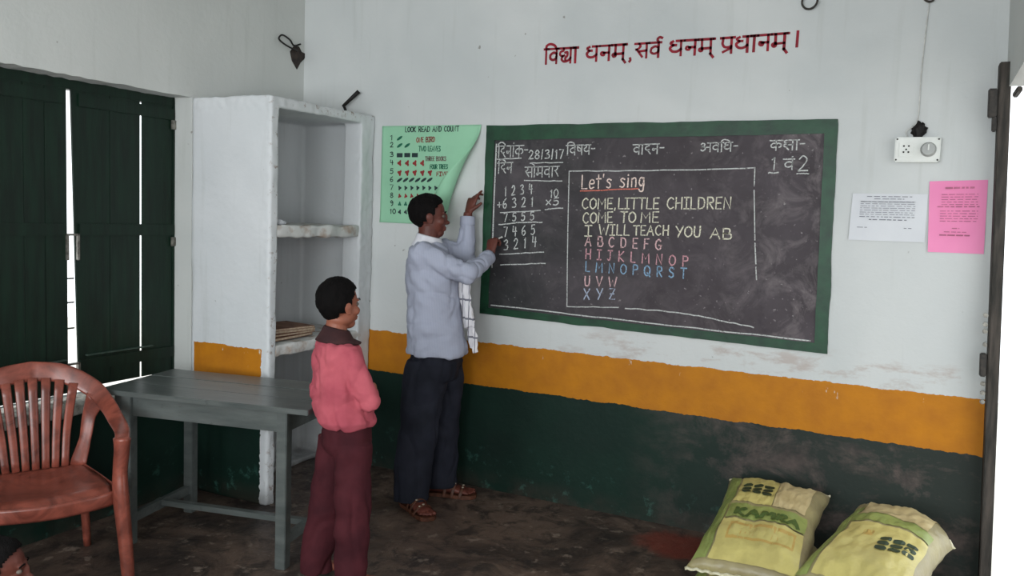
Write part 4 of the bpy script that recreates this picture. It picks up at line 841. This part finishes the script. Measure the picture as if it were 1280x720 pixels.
def rebase(t):
    # move the thing's origin to its base without moving its parts (children were built in world space)
    for c in t.children: c.location = c.location-Vector(t.location)
# ---------------------------------------------------------------- the teacher
T = thing('person', 'man in grey-blue striped shirt and dark trousers writing on the blackboard', 'person', (1.27, -.37, 0))
F = Vector((.9, .43, 0)).normalized(); R_ = F.cross(UP)
HF = Vector((.80, .60, 0)); HC = Vector((1.178, -.335, 1.583))
shN, elN, wrN = Vector((1.232, -.50, 1.385)), Vector((1.462, -.40, 1.283)), Vector((1.458, -.145, 1.372))
shF, elF, wrF = Vector((1.17, -.17, 1.395)), Vector((1.30, -.13, 1.345)), Vector((1.292, -.112, 1.595))
spine = [((1.181, -.339, 1.43), .055, .09), ((1.19, -.34, 1.395), .095, .17), ((1.205, -.34, 1.29), .125, .19), ((1.235, -.344, 1.09), .13, .165), ((1.255, -.355, .93), .135, .165), ((1.262, -.362, .80), .13, .165)]
bm = bmesh.new(); P, hF, hR, hU = head_mesh(bm, HC, HF, 1.0)
tube(bm, [(1.185, -.345, 1.40), (1.178, -.342, 1.46), (1.18, -.337, 1.53)], [.066, .058, .055], 20)
rings(bm, [ering(c, F*a*(.9 if c[2] > 1 else .8), R_*b*(.9 if c[2] > 1 else .8), 28) for c, a, b in spine])
for sh, el, wr in ((shN, elN, wrN), (shF, elF, wrF)):
    d = (sh-Vector((1.19, -.34, 1.37))); tube(bm, [sh-d*.4, sh, sh.lerp(el, .5), el], [.05, .048, .043, .036], 16); tube(bm, [el, el.lerp(wr, .35), wr, wr+(wr-el)*.06], [.037, .036, .026, .024], 16); ell(bm, el, (.037,)*3)
hand(bm, wrN+Vector((-.002, .012, .012)), (-.05, .35, .93), (-.25, -.93, .35), -1, [.75, .9, .95, 1.0], 1.0, tcurl=.7)
hand(bm, wrF+Vector((0, .006, .012)), (.12, .28, .95), (-.3, -.9, .25), 1, [.18, .45, .6, .7], 1.0, tcurl=.2)
AN, AF = Vector((1.225, -.515, .085)), Vector((1.235, -.245, .085))
for hip, kn, an, D in ((Vector((1.262, -.44, .80)), Vector((1.245, -.485, .46)), AN, (.78, -.42)), (Vector((1.262, -.285, .80)), Vector((1.255, -.27, .45)), AF, (.93, .32))):
    tube(bm, [hip, hip.lerp(kn, .5), kn, kn.lerp(an, .35), an, an-UP*.04], [.074, .066, .055, .052, .036, .036], 18); foot(bm, an, D, 1.02); sandal(T, an, D, 1.02)
fuse('body', bm, .0042, 2, M['skin_man'], T)
eyes(T, P, hF, 1.0); hair(T, P, 1.0, 3, back=-.075)
def wrA(c):
    fold = .009*noise.noise(Vector((c.x*10, c.y*10, c.z*20+c.x*14)))+.003*noise.noise(c*26)
    fold -= .007*ridge(c, (5+c.z, 5, 9), 2)+.005*ridge(c, (9, 9, 3), 7)
    return fold+.016*max(0, noise.noise(Vector((c.x*4+3, c.y*5, c.z*11))))*(1 if c.z < 1.05 else .5)
bm = bmesh.new()
sp = [((1.180, -.342, 1.444), .064, .072), ((1.183, -.342, 1.424), .082, .112), ((1.186, -.342, 1.402), .105, .172), ((1.197, -.342, 1.345), .13, .203), ((1.207, -.341, 1.27), .145, .205), ((1.222, -.343, 1.17), .147, .192), ((1.24, -.348, 1.05), .148, .184), ((1.256, -.354, .92), .158, .19), ((1.262, -.358, .855), .166, .197), ((1.264, -.36, .838), .164, .195)]
rings(bm, [ering(c, F*a, R_*b, 36, 2.3) for c, a, b in sp])
for sh, el, wr in ((shN, elN, wrN), (shF, elF, wrF)):
    cen = Vector((1.19, -.342, 1.36)); e = wr-(wr-el).normalized()*.012
    tube(bm, [sh.lerp(cen, .45), sh, sh.lerp(el, .5), el, ], [.070, .066, .064, .056], 20); tube(bm, [el, el.lerp(e, .5), e.lerp(el, .14), e], [.056, .05, .042, .040], 20); ell(bm, el, (.056,)*3); ell(bm, sh+Vector((0, 0, -.012)), (.066,)*3)
fuse('shirt', bm, .0055, 3, M['shirt_man'], T, wrA)
for el, wr in ((elN, wrN), (elF, wrF)):
    d = (wr-el).normalized(); bm = bmesh.new(); tube(bm, [wr-d*.058, wr-d*.054, wr-d*.012, wr-d*.008], [.041, .0435, .0425, .039], 24); obj('shirt_cuff', bm, M['shirt_man'], T, None, True)
bm = bmesh.new(); R = []
for i in range(40):
    a = 2*math.pi*i/40; 
cr_ = [ering((1.186, -.339, 1.405), F*.100-UP*.020, R_*.105, 32), ering((1.184, -.340, 1.440), F*.078-UP*.016, R_*.078, 32), ering((1.182, -.341, 1.472), F*.068-UP*.014, R_*.068, 32), ering((1.182, -.341, 1.476), F*.062-UP*.014, R_*.062, 32)]
rings(bm, cr_, False); o = obj('shirt_collar', bm, M['towel_plain'], T, 'white collar', True); md = o.modifiers.new('t', 'SOLIDIFY'); md.thickness = .006
def wrT(c): return -.008*ridge(c, (7, 7, 3.5), 4)+.009*noise.noise(Vector((c.x*10, c.y*10, c.z*5)))+.008*noise.noise(Vector((c.x*5, c.y*5, c.z*12)))
bm = bmesh.new()
rings(bm, [ering((1.262, -.36, z), F*a, R_*b, 32) for z, a, b in ((.90, .135, .17), (.80, .142, .178), (.74, .135, .175), (.70, .12, .165))])
for hip, kn, an, s_ in ((Vector((1.262, -.44, .80)), Vector((1.248, -.487, .46)), AN, 1), (Vector((1.262, -.285, .80)), Vector((1.258, -.27, .45)), AF, 1)):
    tube(bm, [hip, hip.lerp(kn, .35), hip.lerp(kn, .7), kn, kn.lerp(an, .5), an+Vector((.0, 0, .02)), an+Vector((.006, 0, -.035))], [(.118, .092), (.122, .096), (.115, .09), (.108, .086), (.104, .084), (.100, .084), (.102, .086)], 28, side=F)
fuse('trousers', bm, .0065, 4, M['trouser_man'], T, wrT)
rebase(T)
# towel hanging in front
tw = thing('checked_towel', 'white checked towel hanging down the front of the man at the blackboard', 'towel', (1.40, -.33, .86))
def cloth(name, top, bot, W0, W1, seed):
    bm = bmesh.new(); nu, nv = 14, 40; t0, b0 = Vector(top), Vector(bot); Wd = Vector((.75, -.35, 0)).normalized(); Nn = Wd.cross(UP)
    def f(p, q):
        c = t0.lerp(b0, q); w_ = W0+(W1-W0)*q+.012*math.sin(q*7+seed); return c+Wd*(p-.5)*w_+Nn*(.012*math.sin(p*11+seed+q*2)+.01*noise.noise(Vector((p*3, q*6, seed))))+UP*(-.012*math.sin(p*5+seed)*q)
    grid(bm, f, nu, nv); o = obj(name, bm, M['towel'], tw, None, True); md = o.modifiers.new('t', 'SOLIDIFY'); md.thickness = .006
cloth('hanging_cloth', (1.400, -.330, 1.25), (1.446, -.318, .99), .08, .10, 1); cloth('hanging_cloth', (1.443, -.318, 1.07), (1.465, -.308, .865), .055, .07, 4)
rebase(tw)
bm = bmesh.new(); tube(bm, [(1.435, -.075, 1.452), (1.46, -.006, 1.478)], .005, 10); tag(obj('chalk_stick', bm, M['chalkstick'], None), "short white chalk stick held in the man's right hand", 'chalk')
# ---------------------------------------------------------------- the boy
B = thing('person', 'boy in pink shirt and maroon trousers standing with folded arms', 'person', (1.45, -1.41, 0))
F = Vector((.62, .78, 0)).normalized(); R_ = F.cross(UP)
HC = Vector((1.392, -1.378, 1.197)); HF = Vector((.32, .95, 0)); s = .92
bm = bmesh.new(); P, hF, hR, hU = head_mesh(bm, HC, HF, s)
tube(bm, [(1.385, -1.395, 1.03), (1.382, -1.388, 1.09), (1.388, -1.38, 1.14)], [.055, .047, .046], 18)
spB = [((1.392, -1.392, 1.05), .055, .085), ((1.397, -1.392, 1.015), .08, .13), ((1.405, -1.392, .94), .093, .142), ((1.42, -1.395, .85), .095, .13), ((1.438, -1.397, .76), .098, .128), ((1.452, -1.398, .68), .1, .13), ((1.455, -1.4, .60), .1, .13)]
rings(bm, [ering(c, F*a*.9, R_*b*.9, 26) for c, a, b in spB])
arms = {'R': (Vector((1.495, -1.455, .995)), Vector((1.60, -1.44, .815)), Vector((1.505, -1.30, .80))), 'L': (Vector((1.292, -1.325, .985)), Vector((1.335, -1.235, .80)), Vector((1.50, -1.285, .835)))}
for sh, el, wr in arms.values():
    tube(bm, [sh.lerp(Vector((1.395, -1.392, .99)), .4), sh, sh.lerp(el, .5), el], [.04, .038, .034, .029], 14); tube(bm, [el, el.lerp(wr, .4), wr, wr+(wr-el).normalized()*.015], [.029, .028, .021, .02], 14); ell(bm, el, (.029,)*3)
hand(bm, arms['R'][2], (-.8, .55, .05), (.55, .75, .3), 1, .35, .78); hand(bm, arms['L'][2], (.75, -.55, -.1), (.45, .75, .4), -1, .4, .78)
for hip, kn, an, D in ((Vector((1.52, -1.435, .62)), Vector((1.532, -1.445, .33)), Vector((1.548, -1.47, .075)), (.62, .5)), (Vector((1.385, -1.372, .62)), Vector((1.372, -1.405, .33)), Vector((1.352, -1.45, .075)), (.35, .8))):
    tube(bm, [hip, hip.lerp(kn, .5), kn, kn.lerp(an, .35), an, an-UP*.035], [.07, .056, .043, .041, .029, .028], 16); foot(bm, an, D, .82)
fuse('body', bm, .004, 2, M['skin_boy'], B); eyes(B, P, hF, s); hair(B, P, s, 9, back=-.085, top=.006)
def wrB(c):
    a = .010*noise.noise(Vector((c.x*9, c.y*9, c.z*14+c.x*12)))+.012*max(0, noise.noise(Vector((c.x*6+c.z*9, c.y*5, c.z*6+2))))+.003*noise.noise(c*30)
    a -= .008*ridge(c, (7, 7, 8), 5)+.005*ridge(c, (12, 10, 5), 1)
    if c.z < .85: a += .012*noise.noise(Vector((c.x*12, c.y*12, c.z*7+4)))
    return a
bm = bmesh.new()
sb_ = [((1.389, -1.391, 1.066), .050, .054), ((1.392, -1.392, 1.050), .068, .084), ((1.396, -1.392, 1.03), .086, .122), ((1.402, -1.392, .985), .104, .15), ((1.410, -1.393, .92), .112, .156), ((1.422, -1.395, .84), .118, .156), ((1.436, -1.397, .77), .126, .16), ((1.448, -1.398, .72), .128, .16), ((1.452, -1.398, .695), .112, .14)]
rings(bm, [ering(c, F*a, R_*b, 32, 2.3) for c, a, b in sb_])
for sh, el, wr in arms.values():
    cen = Vector((1.398, -1.392, .97)); e = wr-(wr-el).normalized()*.01
    tube(bm, [sh.lerp(cen, .45), sh, sh.lerp(el, .5), el], [.06, .059, .055, .048], 18); tube(bm, [el, el.lerp(e, .5), e], [.048, .045, .037], 18); ell(bm, el, (.049,)*3); ell(bm, sh, (.06,)*3)
fuse('shirt', bm, .005, 3, M['shirt_boy'], B, wrB)
bm = bmesh.new(); rings(bm, [ering((1.398, -1.390, 1.040), F*.098-UP*.006, R_*.098, 32), ering((1.392, -1.391, 1.064), F*.070-UP*.016, R_*.070, 32), ering((1.388, -1.390, 1.092), F*.055-UP*.012, R_*.056, 32), ering((1.388, -1.390, 1.096), F*.050-UP*.012, R_*.051, 32)], False)
o = obj('collar', bm, M['collar_boy'], B, 'dark brown collar', True); md = o.modifiers.new('t', 'SOLIDIFY'); md.thickness = .006
def wrC(c): return -.007*ridge(c, (8, 8, 4.5), 8)+.007*noise.noise(Vector((c.x*12, c.y*12, c.z*6)))+.007*noise.noise(Vector((c.x*6, c.y*6, c.z*14)))
bm = bmesh.new(); rings(bm, [ering((1.455, -1.40, z), F*a, R_*b, 28) for z, a, b in ((.715, .1, .128), (.66, .108, .134), (.61, .105, .136), (.58, .09, .128))])
for hip, kn, an in ((Vector((1.52, -1.435, .62)), Vector((1.532, -1.445, .33)), Vector((1.548, -1.47, .075))), (Vector((1.385, -1.372, .62)), Vector((1.372, -1.405, .33)), Vector((1.352, -1.45, .075)))):
    tube(bm, [hip, hip.lerp(kn, .5), kn, kn.lerp(an, .5), an+UP*.01, an-UP*.04], [(.082, .072), (.082, .070), (.077, .064), (.074, .062), (.072, .060), (.073, .062)], 24, side=F)
fuse('trousers', bm, .006, 4, M['trouser_boy'], B, wrC)
rebase(B)
# ---------------------------------------------------------------- small child in the near left corner, seated on the floor
K = thing('person', 'small dark-haired child seated on the floor, only the head showing at lower left', 'person', (1.06, -2.74, 0))
F = Vector((.85, .5, 0)).normalized(); R_ = F.cross(UP); HC = Vector((1.10, -2.665, .440)); s = .84
bm = bmesh.new(); P, hF, hR, hU = head_mesh(bm, HC, (.75, .66, 0), s); B0 = Vector((1.075, -2.69, 0))
tube(bm, [B0+UP*.30, B0+Vector((.01, .01, .40))], [.042, .04], 16)
spK = [(.33, .045, .06), (.30, .065, .11), (.22, .075, .115), (.12, .08, .105), (.03, .095, .125), (.005, .09, .12)]
rings(bm, [ering(B0+UP*z, F*a*.92, R_*b*.92, 24) for z, a, b in spK])
KJ = []
for q in (-1, 1):
    sh = B0+R_*q*.115+UP*.285; el = sh+F*.07+R_*q*.03-UP*.13; wr = el+F*.12-R_*q*.06-UP*.03; KJ.append((sh, el, wr))
    tube(bm, [sh-R_*q*.05, sh, el], [.032, .032, .025], 12); tube(bm, [el, wr], [.025, .018], 12); ell(bm, el, (.026,)*3); hand(bm, wr, F-R_*q*.4, UP, -q, .3, .62)
    hp_ = B0+R_*q*.07+UP*.055; kn = hp_+F*.22+R_*q*.12+UP*.01; an = kn-R_*q*.24+F*.03-UP*.015; tube(bm, [hp_, kn], [.058, .045], 14); tube(bm, [kn, an], [.043, .028], 14); ell(bm, kn, (.044,)*3); foot(bm, (an.x, an.y, 0), -R_*q+F*.3, .6)
fuse('body', bm, .0042, 2, M['skin_man'], K); eyes(K, P, hF, s); hair(K, P, s, 17, back=-.085, top=.004)  # darker skin tone paints in the shade on the child
bm = bmesh.new(); rings(bm, [ering(B0+UP*z, F*(a+.014), R_*(b+.014), 28) for z, a, b in spK[:1]+spK[1:5]])
for sh, el, wr in KJ: tube(bm, [sh.lerp(B0+UP*.27, .5), sh, el], [.046, .045, .038], 14); tube(bm, [el, wr], [.037, .03], 14); ell(bm, el, (.038,)*3)
fuse('shirt', bm, .006, 3, M['dust_shirt'], K, lambda c: .004*noise.noise(c*18))
bm = bmesh.new()
for q in (-1, 1):
    hp_ = B0+R_*q*.07+UP*.062; kn = hp_+F*.22+R_*q*.12+UP*.004; an = kn-R_*q*.2+F*.025-UP*.01; tube(bm, [hp_-F*.05, hp_, kn], [.06, .064, .054], 16); tube(bm, [kn, an], [.053, .046], 16); ell(bm, kn, (.054,)*3)
fuse('trousers', bm, .006, 3, M['trouser_boy'], K, lambda c: .004*noise.noise(c*18))
rebase(K)
